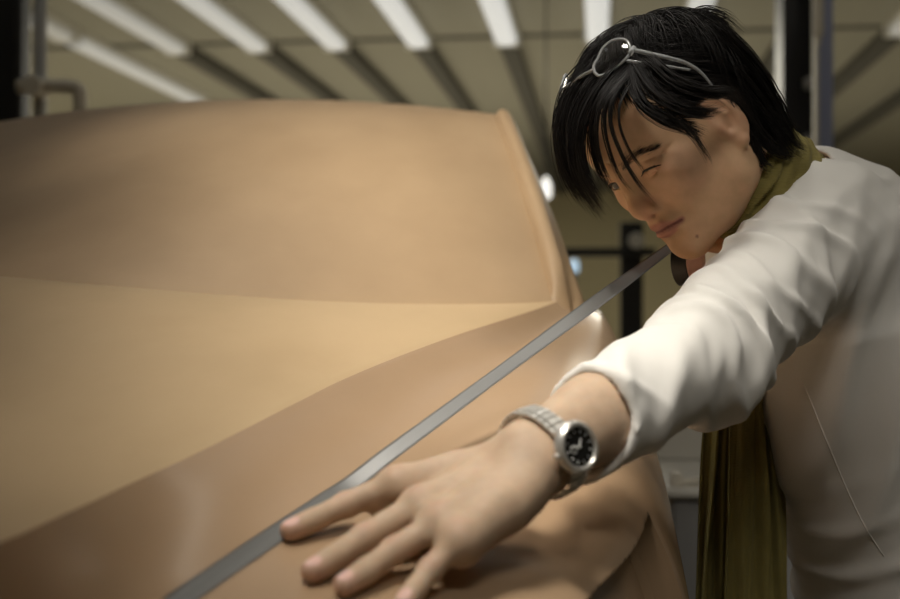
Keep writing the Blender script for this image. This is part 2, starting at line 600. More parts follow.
def gh_row(tt):
    """one crosswise row of the greenhouse, tt 0..1 windscreen, 1..2 roof, 2..3 rear screen"""
    half = []
    us = np.concatenate([np.linspace(0, .60, 40), np.linspace(.60, .634, 8)[1:]])
    rim_d = np.array([0.0, .004, .008, .012, .017, .024, .031, .037, .042])
    rim_h = np.array([0.0, .009, .0145, .0165, .017, .0155, .010, .001, -.012])
    def pt(u):
        if tt <= 1: return ws_point(u, tt)
        r = ws_point(u, 1.0)
        if tt <= 2:
            k = tt - 1
            return np.array([r[0] + (XC - r[0]) * 0.03 * k, r[1] + 1.05 * k, r[2] + 0.045 * math.sin(math.pi * (0.25 + 0.5 * k)) - 0.045 * math.sin(math.pi * .25)])
        k = tt - 2
        e = np.array([XC + (r[0] - XC) * (0.97 + 0.2 * k), r[1] + 1.05 + 0.60 * k, r[2]])
        e[2] = r[2] + (0.0 - r[2]) * k + 0.02 * math.sin(math.pi * k)
        return e
    for u in us: half.append(pt(u))
    last = half[-1].copy()
    onroof = float(sstep(0.93, 1.0, tt) * (1 - sstep(2.0, 2.07, tt)))
    low = float(sstep(0.0, 0.045, tt) if tt < 1 else 1 - sstep(2.95, 3.0, tt))
    for d, h in zip(rim_d[1:], rim_h[1:]):
        hh = h * low * (1 - onroof) + onroof * min(h, 0.0) * 1.4 - onroof * d * 0.10
        hh -= 0.034 * (d / .042) ** 1.3 * (1 - float(sstep(0.0, 0.14, tt)))
        half.append(last + np.array([d * 0.85, 0, hh]))
    e = half[-1]
    zb = -0.10
    for k in np.linspace(0, 1, 14)[1:]:
        z = e[2] + (zb - e[2]) * k
        flare = 0.17 * (e[2] - z) + 0.02 * (1 - math.exp(-8 * k))
        x = min(e[0] + flare, 0.005 if tt < 2.6 else -0.02)
        half.append(np.array([max(x, e[0] - .3) if x > e[0] else min(e[0], x), e[1], z]))
    return np.array(half), len(us)


TT = np.concatenate([[0, .012, .025, .04, .06], np.linspace(.08, .90, 40), np.linspace(.91, 1.08, 24), np.linspace(1.12, 1.95, 18), np.linspace(2.0, 3.0, 30)])
rows = [gh_row(t) for t in TT]
nu = rows[0][1]
G_ = np.array([r[0] for r in rows]); G_[:, :, 2] += CAM_Z
skirt = G_[0:1].copy(); skirt[:, :, 2] -= 0.07; skirt[:, :, 1] += 0.012
G_ = np.concatenate([skirt, G_]); TT = np.concatenate([[-0.01], TT])
# roll the roof edge over
for i, t in enumerate(TT):
    k = math.exp(-((t - 1.0) / 0.05) ** 2)
    G_[i, :nu + 6, 2] -= 0.006 * k
GL = G_.copy(); GL[:, :, 0] = 2 * XC - GL[:, :, 0]
GA = np.concatenate([GL[:, ::-1][:, :-1], G_], axis=1)
ng = GA.shape[1]; mid = ng // 2
from mathutils.bvhtree import BVHTree
CAR_BVH = BVHTree.FromPolygons([tuple(v) for v in V], [tuple(f) for f in F.tolist()])


def on_car(px, py, clear):
    """the point on a sight line that keeps a given clearance from the fender"""
    o = W(px, py, .05); dr = unit(W(px, py, 1.0) - CAMV)
    hit, nrm, _, dist = CAR_BVH.ray_cast(Vector(o), Vector(dr))
    lo_, hi_ = dist - .35, dist
    for _ in range(40):
        m = (lo_ + hi_) / 2
        q = o + dr * m
        if CAR_BVH.find_nearest(Vector(q))[3] > clear: lo_ = m
        else: hi_ = m
    return o + dr * lo_


# windscreen panel and the rest are separate parts that meet at the foot of the rim
kr = int(np.argmin(np.abs(TT - 0.985)))
ws = GA[:kr + 1, mid - nu + 1: mid + nu]
w_o = np_mesh('windscreen', ws.reshape(-1, 3), grid_faces(ws.shape[0], ws.shape[1]), M['clay'], car)
auto_smooth(w_o, 40)
kb = int(np.argmin(np.abs(TT - 2.0)))
rf = GA[kr:kb + 1, mid - nu - 5: mid + nu + 6]
auto_smooth(np_mesh('roof', rf.reshape(-1, 3), grid_faces(rf.shape[0], rf.shape[1]), M['clay'], car), 40)
rs = GA[kb:, mid - nu + 1: mid + nu]
auto_smooth(np_mesh('rear_screen', rs.reshape(-1, 3), grid_faces(rs.shape[0], rs.shape[1]), M['clay'], car), 40)
for sgn in (1, -1):
    def side(i0, i1, j0, j1):
        g = G_[i0:i1, j0:j1].copy()
        if sgn < 0: g[:, :, 0] = 2 * XC - g[:, :, 0]
        return g
    g1 = side(0, kr + 1, nu - 1, nu + 6)
    auto_smooth(np_mesh('pillar', g1.reshape(-1, 3), grid_faces(*g1.shape[:2]), M['clay'], car), 50)
    g2 = side(0, len(TT), nu + 5, G_.shape[1])
    auto_smooth(np_mesh('side_glass', g2.reshape(-1, 3), grid_faces(*g2.shape[:2]), M['clay'], car), 50)
    g3 = side(kb, len(TT), nu - 1, nu + 6)
    auto_smooth(np_mesh('rear_pillar', g3.reshape(-1, 3), grid_faces(*g3.shape[:2]), M['clay'], car), 50)
# plinth under the model
MB().box(np.array((XC - .62, .75, .12)), np.array((XC + .62, 4.0, .30)), 0.005).build('plinth', M['dark_grey'], car)
# ---------------------------------------------------------------- the man: frames and joints
EYE = W(623, 180, 1.238)
_t = unit(CAMV - EYE)                       # towards the viewer, as seen at the head
_r = unit(np.cross(UPV, _t)); _u = np.cross(_t, _r)
def img(x, y, z): return _r * x + _u * y + _t * z
U_ = unit(img(-.605, .775, .128))
L_ = img(.53, .28, .80); L_ = unit(L_ - U_ * (L_ @ U_))
F_ = np.cross(L_, U_)
HS = 0.96                                   # head size
HB = np.stack([L_, U_, F_])                 # rows: local axes in the room
HO = EYE - F_ * 0.080 * HS


def h2w(q): return HO + (np.atleast_2d(q) * HS) @ HB
def w2h(p): return ((np.atleast_2d(p) - HO) @ HB.T) / HS


LS, LE, LW = W(820, 234, 1.31), W(699, 358, 1.10), W(537, 453, .915)
RS, RE, RW = W(742, 236, 1.60), W(750, 428, 1.53), W(764, 262, 1.44)
NB = W(812, 212, 1.43)
NK = h2w((0, -.055, -.035))[0]
CHEST, PELV = W(866, 345, 1.46), W(912, 635, 1.46)
GRAV = np.array([0, 0, -1.0])


def head_sdf(q):
    """q in head space: x to his left, y up, z forward, metres; the eyes lie at y = 0, z about 0.075"""
    sx = q.copy(); sx[:, 0] = np.abs(sx[:, 0])
    left = q[:, 0] > 0
    d = s_ell(q, (0, .034, -.020), (.0735, .080, .092))
    d = smin(d, s_ell(q, (0, .032, .025), (.060, .053, .056)), .03)
    d = smin(d, s_ell(q, (0, -.035, .014), (.058, .076, .064)), .03)
    d = smin(d, s_cap(sx, (0, -.095, .057), (.050, -.068, .0), .0165, .016), .030)
    d = smin(d, s_cap(sx, (.050, -.068, .0), (.058, -.02, -.012), .015, .014), .03)
    d = smin(d, s_sph(q, (0, -.094, .060), .0195), .018)
    d = smin(d, s_ell(sx, (.041, -.027, .045), (.021, .019, .020)), .022)
    d = smin(d, s_cap(sx, (.010, .021, .0725), (.044, .019, .053), .0085, .0075), .014)
    # eye hollows, then the eyeballs' lids
    d = smax(d, -s_ell(sx, (.029, -.002, .090), (.019, .0115, .0150)), .012)
    d = smax(d, -s_ell(sx, (.016, -.006, .086), (.006, .012, .012)), .012)
    d = smin(d, s_ell(sx, (.0310, -.003, .0585), (.0150, .0115, .0140)), .005)
    # nose
    d = smin(d, s_cap(q, (0, .008, .0738), (0, -.030, .0845), .0062, .0090), .014)
    d = smin(d, s_sph(q, (0, -.0358, .0842), .0112), .009)
    d = smin(d, s_ell(sx, (.0138, -.0385, .0778), (.0080, .0076, .0100)), .0045)
    d = smin(d, s_cap(q, (0, -.044, .0845), (0, -.050, .078), .004), .008)
    d = smax(d, -s_ell(sx, (.0070, -.0486, .0805), (.0032, .0034, .0048)), .003)
    # mouth
    d = smin(d, s_ell(q, (0, -.064, .052), (.030, .020, .029)), .016)
    d = smin(d, s_chain(sx, [(0, -.0615, .0815), (.008, -.0608, .0800), (.0218, -.0680, .0700)], [.0040, .0045, .0018]), .005)
    d = smin(d, s_chain(sx, [(0, -.0722, .0798), (.010, -.0715, .0780), (.0210, -.0690, .0698)], [.0056, .0050, .0018]), .005)
    d = smax(d, -s_chain(sx, [(0, -.0664, .0880), (.010, -.0662, .0855), (.0245, -.0688, .0715)], [.0020, .0020, .0020]), .004)
    d = smax(d, -s_cap(q, (0, -.052, .0895), (0, -.058, .0890), .0025), .006)
    d = smax(d, -s_cap(sx, (0, -.082, .083), (.014, -.081, .080), .003), .010)
    # smile fold and tightened cheek on the squinting side
    d = smax(d, -s_chain(sx, [(.0185, -.036, .0805), (.028, -.052, .0755), (.033, -.068, .0680)], [.0018, .0030, .0022]), .009)
    sq = s_ell(q, (.036, -.0185, .0585), (.018, .0075, .0110))
    d = smin(d, sq, .008)
    # opening between the lids: wide on his right, nearly shut on his left
    op = np.where(left, .0008, .0040)
    zc = -.0035 + np.where(left, -.0015, .0) - ((sx[:, 0] - .031) / .013) ** 2 * .0018
    slit = np.maximum(np.abs(q[:, 1] - zc) - op * np.sqrt(np.maximum(1 - ((sx[:, 0] - .031) / .0125) ** 2, 0)), np.abs(sx[:, 0] - .031) - .0125)
    slit = np.maximum(slit, .062 - q[:, 2])
    d = smax(d, -slit, .0012)
    cr = s_chain(sx, [(.019, .0035, .0745), (.031, .0068, .0745), (.044, .0025, .0640)], [.0008, .0011, .0008])
    d = smax(d, -cr, .003)
    for a, b in (((.0485, -.001, .0580), (.0600, .002, .0470)), ((.030, -.0125, .0735), (.045, -.0115, .0640))):
        d = smax(d, -s_cap(q, a, b, .0009), .003)
    for a, b in (((.0060, .012, .0830), (.0050, .0235, .0835)),):
        d = smax(d, -s_cap(q, a, b, .0010), .004)
    # ears
    e = sx - np.array((.0700, -.0155, -.012), np.float32)
    ang = math.radians(24)
    ex = e[:, 0] * math.cos(ang) + e[:, 2] * math.sin(ang)
    ez = -e[:, 0] * math.sin(ang) + e[:, 2] * math.cos(ang)
    tl = math.radians(-12)
    ey2 = e[:, 1] * math.cos(tl) - ez * math.sin(tl); ez2 = e[:, 1] * math.sin(tl) + ez * math.cos(tl)
    eq = np.stack([ex, ey2, ez2], 1)
    ear = s_ell(eq, (.006, .004, -.003), (.0065, .0335, .0185))
    ear = smax(ear, -s_ell(eq, (.0138, .006, -.001), (.0078, .0245, .0118)), .003)
    ear = smin(ear, s_cap(eq, (.007, .004, -.006), (.006, .022, -.001), .0032, .0026), .004)
    ear = smax(ear, -s_ell(eq, (.010, -.004, .003), (.008, .0085, .0060)), .002)
    ear = smin(ear, s_ell(eq, (.005, -.002, .0105), (.0042, .0060, .0032)), .004)
    ear = smin(ear, s_sph(eq, (.005, -.0285, .003), .0070), .006)
    return smin(d, ear, .006)


def neck_sdf(p):
    d = s_chain(p, [NK, (NK + NB) / 2, NB], [.056, .054, .060])
    ch = h2w((0, -.080, .020))[0]
    return smin(d, s_cap(p, ch, NB * .6 + NK * .4, .022, .035), .04)


# torso: an oval column along the spine; wide across the shoulders, which point at the viewer
SP = unit(NB - PELV)
WD = unit((LS - RS) - SP * ((LS - RS) @ SP))
TH = np.cross(WD, SP)


def torso_sdf(p, grow=0.0):
    q = p - PELV.astype(np.float32)
    a = q @ SP; w = q @ WD; t = q @ TH
    ln = float((NB - PELV) @ SP)
    k = a / ln
    kk = [-.3, 0, .25, .5, .75, .9, 1.02]
    hw = np.interp(k, kk, [.160, .168, .150, .160, .175, .150, .09]) + grow
    ht = np.interp(k, kk, [.105, .108, .100, .108, .112, .095, .07]) + grow
    off = np.interp(k, [0, .25, .6, 1], [0, .0, .005, 0])
    r = np.sqrt((w / hw) ** 2 + ((t - off) / ht) ** 2)
    d = (r - 1) * np.minimum(hw, ht)
    d = np.maximum(d, a - ln * 1.0 - grow)
    d = np.maximum(d, -a - .10)
    return d


def upper_sdf(p, grow=0.0):
    d = torso_sdf(p, grow)
    d = smin(d, s_cap(p, NB, LS, .050 + grow, .060 + grow), .06)
    d = smin(d, s_cap(p, NB, RS, .050 + grow, .058 + grow), .06)
    d = smin(d, s_cap(p, W(848, 200, 1.47), W(868, 245, 1.46), .018 + grow, .05 + grow), .04)
    d = smin(d, s_cap(p, W(872, 262, 1.46), W(885, 330, 1.47), .078 + grow, .10 + grow), .06)
    return d
# ---------------------------------------------------------------- left hand, laid on the fender; each finger: knuckle, two joints, tip
def chain_px(*a): return [W(*q) for q in a]


def finger(r, *px):
    """knuckle, two joints and tip; each keeps its height over the fender"""
    lift = (.024, .0085, .0032, .0012)
    return [on_car(x, y, rr + l) for (x, y), rr, l in zip(px, r, lift)], r


FING = {
    'index': finger((.0108, .0093, .0083, .0072), (397, 485), (346, 505), (315, 519), (290, 530)),
    'middle': finger((.0110, .0096, .0085, .0074), (420, 506), (364, 538), (335, 557), (312, 571)),
    'ring': finger((.0106, .0091, .0081, .0071), (441, 523), (394, 551), (366, 571), (344, 585)),
    'little': finger((.0094, .0081, .0073, .0063), (460, 540), (430, 570), (416, 588), (404, 603)),
}

_mi = FING['index'][0][0]
THUMB = ([LW * .75 + _mi * .25 - np.array([0, 0, .012]), on_car(455, 487, .024), on_car(415, 505, .015), on_car(384, 517, .0100)], (.015, .0125, .0105, .0085))
WR = LW
BACK = unit(np.cross(FING['little'][0][0] - FING['index'][0][0], FING['middle'][0][0] - WR))
if BACK[2] < 0: BACK = -BACK


def hand_sdf(p):
    d = None
    # palm: fan of metacarpals
    wi = WR + (FING['index'][0][0] - FING['little'][0][0]) * .16
    wl = WR - (FING['index'][0][0] - FING['little'][0][0]) * .18
    starts = {'index': wi, 'middle': wi * .65 + wl * .35, 'ring': wi * .3 + wl * .7, 'little': wl}
    for nm, (pts, r) in FING.items():
        m0 = starts[nm] - BACK * .003
        k = pts[0] - BACK * .003
        e = s_cap(p, m0, k, .0132, r[0] + .0020)
        d = e if d is None else smin(d, e, .022)
    mids = [(starts[n] + FING[n][0][0]) / 2 - BACK * .010 for n in ('index', 'middle', 'ring', 'little')]
    d = smin(d, s_cap(p, mids[0], mids[3], .0135, .0125), .014)
    d = smin(d, s_cap(p, mids[3] * .6 + starts['little'] * .4 - BACK * .004, FING['little'][0][0] - BACK * .008, .014, .0095), .012)
    # faint tendons and knuckle heads
    for nm, (pts, r) in FING.items():
        d = smin(d, s_cap(p, starts[nm] * .45 + pts[0] * .55 + BACK * (r[0] - .0050), pts[0] + BACK * (r[0] - .0052), .0030, .0040), .012)
        d = smin(d, s_sph(p, pts[0] - BACK * .0006, r[0] + .0006), .014)
    fs = None
    for nm, (pts, r) in FING.items():
        e = s_chain(p, pts, r)
        e = smin(e, s_sph(p, pts[1], r[1] + .0003), .004)
        tip = pts[3]; ax = unit(pts[3] - pts[2])
        nb = unit(BACK - ax * (BACK @ ax))
        e = smin(e, s_cap(p, pts[2] - nb * .0004, tip - nb * .0006 - ax * .002, r[2], r[3]), .003)
        # nail bed: a shallow flat
        e = smax(e, -s_ell_axes(p, tip + nb * (r[3] + .0012) - ax * .0012, ax, nb, (.0064, .0018, r[3] * .80)), .0010)
        fs = e if fs is None else np.minimum(fs, e)
    d = smin(d, fs, .006)
    d = smin(d, s_chain(p, THUMB[0], THUMB[1]), .012)
    return d


def s_ell_axes(p, c, ax, nb, r):
    cx = np.cross(ax, nb)
    q = p - np.asarray(c, np.float32)
    l = np.stack([q @ ax, q @ nb, q @ cx], 1)
    return s_ell(l, (0, 0, 0), r)


FA = unit(LW - LE)                           # along the forearm
_tv = unit(CAMV - LW)
DORSAL = unit(_tv - FA * (_tv @ FA))          # out of the back of the wrist


def arm_l_sdf(p, grow=0.0):
    d = s_chain(p, [LS, LS * .5 + LE * .5, LE], [.050 + grow, .046 + grow, .040 + grow])
    mid = LE * .7 + LW * .3
    d = smin(d, s_chain(p, [LE, mid, LE * .3 + LW * .7], [.037 + grow, .038 + grow, .0305 + grow]), .02)
    # the wrist is wider than deep
    side = unit(np.cross(FA, DORSAL))
    a, b = LE * .35 + LW * .65, LW + FA * .008
    for s in (-1, 1):
        d = smin(d, s_cap(p, a + side * s * .009, b + side * s * .0088, .0255 + grow, .0178 + grow), .016)
    return d


def arm_r_sdf(p, grow=0.0):
    d = s_chain(p, [RS, RS * .5 + RE * .5, RE], [.050 + grow, .046 + grow, .040 + grow])
    return smin(d, s_chain(p, [RE, RE * .7 + RW * .3, RW], [.038 + grow, .0385 + grow, .025 + grow]), .02)


# right hand: behind the chin, thumb and bent fingers pinch the tape roll
ROLL_C = W(688, 261, 1.335)
ROLL_AX = unit(img(.86, .05, .42)); ROLL_R = .027; TW = .0175
_ru = unit(UPV - ROLL_AX * (UPV @ ROLL_AX)); _rv = np.cross(ROLL_AX, _ru)
_rv = _rv * (1 if _rv @ FWD > 0 else -1)
def pinch(k, tip, r, arch=.015):
    k = W(*k)
    return [k, k + (tip - k) * .45 + _ru * arch, k + (tip - k) * .78 + _ru * arch * .9, tip], r


def on_rim(deg, a, r):
    w = math.radians(deg)
    return ROLL_C + (_ru * math.cos(w) + _rv * math.sin(w)) * (ROLL_R + r + .0012) + ROLL_AX * a


RFING = [
    pinch((738, 226, 1.385), on_rim(8, .001, .0066), (.0092, .0082, .0073, .0063)),
    pinch((740, 230, 1.402), on_rim(42, .002, .0066), (.0095, .0084, .0074, .0064)),
    pinch((743, 237, 1.420), ROLL_C + ROLL_AX * .030 + _rv * .030 + _ru * .016, (.0093, .0082, .0073, .0063)),
    pinch((746, 244, 1.435), ROLL_C + ROLL_AX * .036 + _rv * .044 + _ru * .010, (.0084, .0073, .0065, .0056))]
RTH = ([W(752, 252, 1.415), W(733, 249, 1.378), ROLL_C + ROLL_AX * .034 + _ru * .016 + _rv * .012, ROLL_C + ROLL_AX * (TW / 2 + .0095) + _ru * .0175], (.014, .0112, .0095, .0075))


def hand_r_sdf(p):
    d = None
    for i, (pts, r) in enumerate(RFING):
        e = s_cap(p, RW + FWD * (.009 * i - .014), pts[0], .015, r[0] + .002)
        d = e if d is None else smin(d, e, .014)
    f = None
    for pts, r in RFING:
        e = s_chain(p, pts, r)
        f = e if f is None else np.minimum(f, e)
    d = smin(d, f, .005)
    return smin(d, s_chain(p, *RTH), .010)


# legs below the picture: hips, knees slightly bent, feet on the floor
HIPS = [PELV + WD * .085 - SP * .03, PELV - WD * .085 - SP * .03]
KNEES = [np.array([HIPS[0][0] - .03, HIPS[0][1] - .03, .47]), np.array([HIPS[1][0] - .05, HIPS[1][1] + .04, .47])]
ANK = [np.array([HIPS[0][0] + .09, HIPS[0][1] - .04, .085]), np.array([HIPS[1][0] + .08, HIPS[1][1] + .06, .085])]


def legs_sdf(p, grow=0.0):
    d = None
    for h, k, a in zip(HIPS, KNEES, ANK):
        e = s_chain(p, [h, k, a], [.085 + grow, .055 + grow, .038 + grow])
        e = smin(e, s_cap(p, k * .75 + a * .25 + np.array([.015, 0, 0]), k * .45 + a * .55, .05 + grow, .04 + grow), .03)
        d = e if d is None else smin(d, e, .03)
    return d


def body_sdf(p):
    d = np.full(len(p), 1.0, np.float32)
    near = ((p - HO) ** 2).sum(1) < .26 ** 2
    if near.any(): d[near] = head_sdf(w2h(p[near]).astype(np.float32)) * HS
    d = smin(d, neck_sdf(p), .02)
    d = smin(d, upper_sdf(p, -.012), .03)
    d = smin(d, arm_l_sdf(p), .03)
    d = smin(d, arm_r_sdf(p), .03)
    hn = ((p - FING['middle'][0][0]) ** 2).sum(1) < .21 ** 2
    if hn.any(): d[hn] = smin(d[hn], hand_sdf(p[hn]), .018)
    rn = ((p - ROLL_C) ** 2).sum(1) < .16 ** 2
    if rn.any(): d[rn] = smin(d[rn], hand_r_sdf(p[rn]), .010)
    return smin(d, legs_sdf(p), .03)


# one surface, meshed finely at head and left hand, coarser below the clothes; the pieces meet under scarf and sleeve
NX = unit(NB - NK)
NCUT = NK * .45 + NB * .55
ACUT = LE * .45 + LW * .55


def head_part(p): return np.maximum(body_sdf(p), (p - NCUT.astype(np.float32)) @ NX)
def hand_part(p): return np.maximum(body_sdf(p), -((p - ACUT.astype(np.float32)) @ FA))
def rest_part(p):
    d = body_sdf(p)
    d = np.maximum(d, -((p - (NCUT - NX * .006).astype(np.float32)) @ NX) * np.where(((p - HO) ** 2).sum(1) < .30 ** 2, 1, -1e3) if False else d)
    hn = (p - (ACUT + FA * .004).astype(np.float32)) @ FA
    farm = ((p - FING['middle'][0][0]) ** 2).sum(1) < .36 ** 2
    d = np.where(farm, np.maximum(d, hn), d)
    nh = -((p - (NCUT - NX * .004).astype(np.float32)) @ NX)
    hh = ((p - HO) ** 2).sum(1) < .22 ** 2
    return np.where(hh, np.maximum(d, nh), d)


def box_of(pts, m):
    pts = np.asarray(pts)
    return pts.min(0) - m, pts.max(0) + m


pieces = []
hb = h2w(np.array([[x, y, z] for x in (-.09, .09) for y in (-.125, .135) for z in (-.125, .115)]))
lo, hi = box_of(np.vstack([hb, [NCUT]]), .01)
v, q = sdf_mesh(head_part, lo, hi, .0016); pieces.append((relax(v, q, 1, .5), q))
allf = np.vstack([np.array(x[0]) for x in FING.values()] + [np.array(THUMB[0]), [ACUT]])
lo, hi = box_of(allf, .045)
v, q = sdf_mesh(hand_part, lo, hi, .0016); pieces.append((relax(v, q, 1, .5), q))
lo, hi = box_of([NB, LS, RS, RE, LE, LW, PELV, RW, ROLL_C] + HIPS + KNEES + ANK, .16)
lo[2] = 0.03
v, q = sdf_mesh(rest_part, lo, hi, .006); pieces.append((relax(v, q, 1, .5), q))
# take the caps off the cuts and bridge the open rims, so the skin is one connected surface
off = 0; VV = []; QQ = []
for (v, q), h in zip(pieces, (.0016, .0016, .006)):
    deep = body_sdf(v.astype(np.float32)) < -.55 * h
    onh = np.abs((v - NCUT) @ NX) < .012
    ona = np.abs((v - ACUT) @ FA) < .014
    gone = deep & ((onh & (((v - NCUT) ** 2).sum(1) < .14 ** 2)) | (ona & (((v - ACUT) ** 2).sum(1) < .09 ** 2)))
    qk = q[~gone[q].any(1)]
    used = np.unique(qk); mp = np.full(len(v), -1); mp[used] = np.arange(len(used))
    VV.append(v[used]); QQ.append(mp[qk] + off); off += len(used)
VV = np.vstack(VV); QQ = np.vstack(QQ)

man = empty('person', (ANK[0][0], ANK[0][1], 0.0), 'person in white long-sleeved shirt and olive scarf leaning over the clay car to lay tape', 'person')
skin_o = np_mesh('body', VV, QQ, None, man)
bm = bmesh.new(); bm.from_mesh(skin_o.data)
for c, nx_, r in ((NCUT, NX, .14), (ACUT, FA, .09)):
    es = [e for e in bm.edges if e.is_boundary and (np.array(e.verts[0].co) - c) @ (np.array(e.verts[0].co) - c) < r * r]
    print('rim edges', len(es))
    try: bmesh.ops.bridge_loops(bm, edges=es)
    except Exception as ex: print('bridge', ex)
bm.to_mesh(skin_o.data); bm.free()
skin_o.data.shade_smooth()
VV = np.zeros(len(skin_o.data.vertices) * 3, np.float32); skin_o.data.vertices.foreach_get('co', VV); VV = VV.reshape(-1, 3).astype(float)


# skin tint: lips, nails, ear and cheek flush, knuckles, stubble, brows' shadowless ground tone
def skin_tint(V):
    n = len(V)
    base = np.tile(np.array((.650, .420, .255)), (n, 1))
    def mixin(w, c):
        nonlocal base
        w = np.clip(w, 0, 1)[:, None]
        base = base * (1 - w) + np.array(c) * w
    onhand = 1 - sstep(.24, .30, np.linalg.norm(V - FING['middle'][0][0], axis=1))
    mixin(onhand, (.515, .375, .262))
    h = w2h(V); sx = h.copy(); sx[:, 0] = np.abs(sx[:, 0])
    hd = (np.linalg.norm(V - HO, axis=1) < .2)
    near = lambda d, r0, r1: (1 - sstep(r0, r1, d)) * hd
    up = s_chain(sx.astype(np.float32), [(0, -.0622, .0815), (.008, -.0615, .0800), (.0235, -.0682, .0690)], [.0040, .0042, .0016])
    lw = s_chain(sx.astype(np.float32), [(0, -.0715, .0798), (.010, -.0710, .0780), (.0225, -.0693, .0685)], [.0048, .0042, .0016])
    lips = near(np.minimum(up, lw), .0006, .0030)
    flush = near(s_ell(sx.astype(np.float32), (.045, -.025, .055), (.02, .015, .02)), 0, .025) * .35
    mixin(flush, (.62, .36, .25))
    mixin(near(s_sph(h.astype(np.float32), (0, -.037, .082), .012), 0, .010) * .45, (.62, .30, .21))
    mixin(near(s_ell(sx.astype(np.float32), (.080, -.010, -.016), (.012, .036, .02)), 0, .006) * .35, (.60, .30, .20))
    stub = near(s_ell(h.astype(np.float32), (0, -.092, .060), (.030, .018, .03)), 0, .012) * .22
    mixin(stub, (.36, .25, .17))
    mixin(near(s_cap(sx.astype(np.float32), (0, -.056, .088), (.020, -.060, .078), .004), 0, .006) * .18, (.36, .25, .17))
    mixin(lips * .85, (.44, .19, .155))
    mixin(near(s_chain(sx.astype(np.float32), [(0, -.0667, .0845), (.010, -.0665, .082), (.0238, -.0686, .0705)], [.0004] * 3), .0004, .0018), (.16, .05, .045))
    # lash lines
    for sg in ():
        hz = h.copy(); hz[:, 0] *= sg
        yo = -.0035 + (-.0015 if sg > 0 else .0); op = .0012 if sg > 0 else .0040
        lash = s_chain(hz.astype(np.float32), [(.0185, yo - .0010, .0720), (.025, yo + op * .9, .0735), (.033, yo + op, .0735), (.0440, yo - .0010, .0655)], [.0003] * 4)
        mixin(near(lash, .0005, .0016), (.03, .018, .014))
    for m in ((.030, -.083, .066), (.024, -.093, .068), (.048, -.047, .050)):
        mixin(near(s_sph(h.astype(np.float32), m, .0012), 0, .0012) * .8, (.20, .10, .07))
    # hands
    for nm, (pts, r) in FING.items():
        ax = unit(pts[3] - pts[2]); nb = unit(BACK - ax * (BACK @ ax))
        mixin((1 - sstep(0, .010, np.linalg.norm(V - pts[3], axis=1) - r[3] * .6)) * .55, (.57, .33, .26))
        nail = s_ell_axes(V.astype(np.float32), pts[3] + nb * (r[3] - .0004) - ax * .0012, ax, nb, (.0064, .0030, r[3] * .80))
        mixin((1 - sstep(-.0004, .0006, nail)) * .95, (.72, .48, .42))
        for k in (0, 1):
            mixin((1 - sstep(0, .014, np.linalg.norm(V - (pts[k] + BACK * r[k]), axis=1))) * .45, (.55, .33, .245))
    return base


tint = skin_tint(VV)
ca = skin_o.data.color_attributes.new('tint', 'FLOAT_COLOR', 'POINT')
ca.data.foreach_set('color', np.hstack([tint, np.ones((len(tint), 1))]).astype(np.float32).ravel())
ms = new_mat('skin', (.56, .33, .21), .55)
at = node(ms, 'ShaderNodeAttribute', attribute_name='tint')
nzs = node(ms, 'ShaderNodeTexNoise'); nzs.inputs['Scale'].default_value = 70; nzs.inputs['Detail'].default_value = 5
mx = node(ms, 'ShaderNodeMix', data_type='RGBA', blend_type='MULTIPLY'); mx.inputs['Factor'].default_value = .25
tcs = node(ms, 'ShaderNodeTexCoord')
lk(ms, tcs.outputs['Object'], nzs.inputs['Vector'])
rps = node(ms, 'ShaderNodeValToRGB'); rps.color_ramp.elements[0].color = (.62, .55, .50, 1); rps.color_ramp.elements[1].color = (1.1, 1.05, 1.05, 1)
rps.color_ramp.elements[0].position = .3; rps.color_ramp.elements[1].position = .65
lk(ms, nzs.outputs['Fac'], rps.inputs['Fac'])
lk(ms, at.outputs['Color'], mx.inputs[6]); lk(ms, rps.outputs['Color'], mx.inputs[7])
lk(ms, mx.outputs[2], bsdf(ms).inputs['Base Color'])
b_ = bsdf(ms)
b_.inputs['Subsurface Weight'].default_value = 0.18
b_.inputs['Subsurface Radius'].default_value = (1.0, .35, .2)
b_.inputs['Subsurface Scale'].default_value = .004
b_.inputs['Specular IOR Level'].default_value = .3
bump(ms, 420, .12, .0006)
skin_o.data.materials.append(ms)
M['skin'] = ms

# eyeballs
M['eye_white'] = new_mat('eye_white', (.30, .25, .20), .3)
M['iris'] = new_mat('iris', (.012, .007, .005), .08)
for sg in (1, -1):
    c = h2w((sg * .0310, -.004, .0590))[0]
    gaze = unit(unit(FING['index'][0][3] - EYE) + F_ * .35)
    b = MB().lathe(c - gaze * 0, gaze, [(0, -.0118)] + [(.0118 * math.sin(a), -.0118 * math.cos(a)) for a in np.linspace(.2, math.pi - .2, 20)] + [(0, .0118)], 28)
    eo = b.build('eye', [M['eye_white'], M['iris']], man, True)
    for f in eo.data.polygons:
        if (Vector(f.center) - Vector(c)).normalized().dot(Vector(gaze)) > .80: f.material_index = 1

M['lash'] = new_mat('lash', (.014, .009, .007), .6)


def to_skin(q, lift):
    q = q.astype(np.float64).copy()
    for _ in range(4):
        d = head_sdf(q.astype(np.float32)) - lift
        g = np.stack([head_sdf((q + np.eye(3)[k] * .0008).astype(np.float32)) - head_sdf((q - np.eye(3)[k] * .0008).astype(np.float32)) for k in range(3)], 1)
        g /= np.linalg.norm(g, axis=1)[:, None] + 1e-9
        q = q - g * d[:, None] * .8
    return q


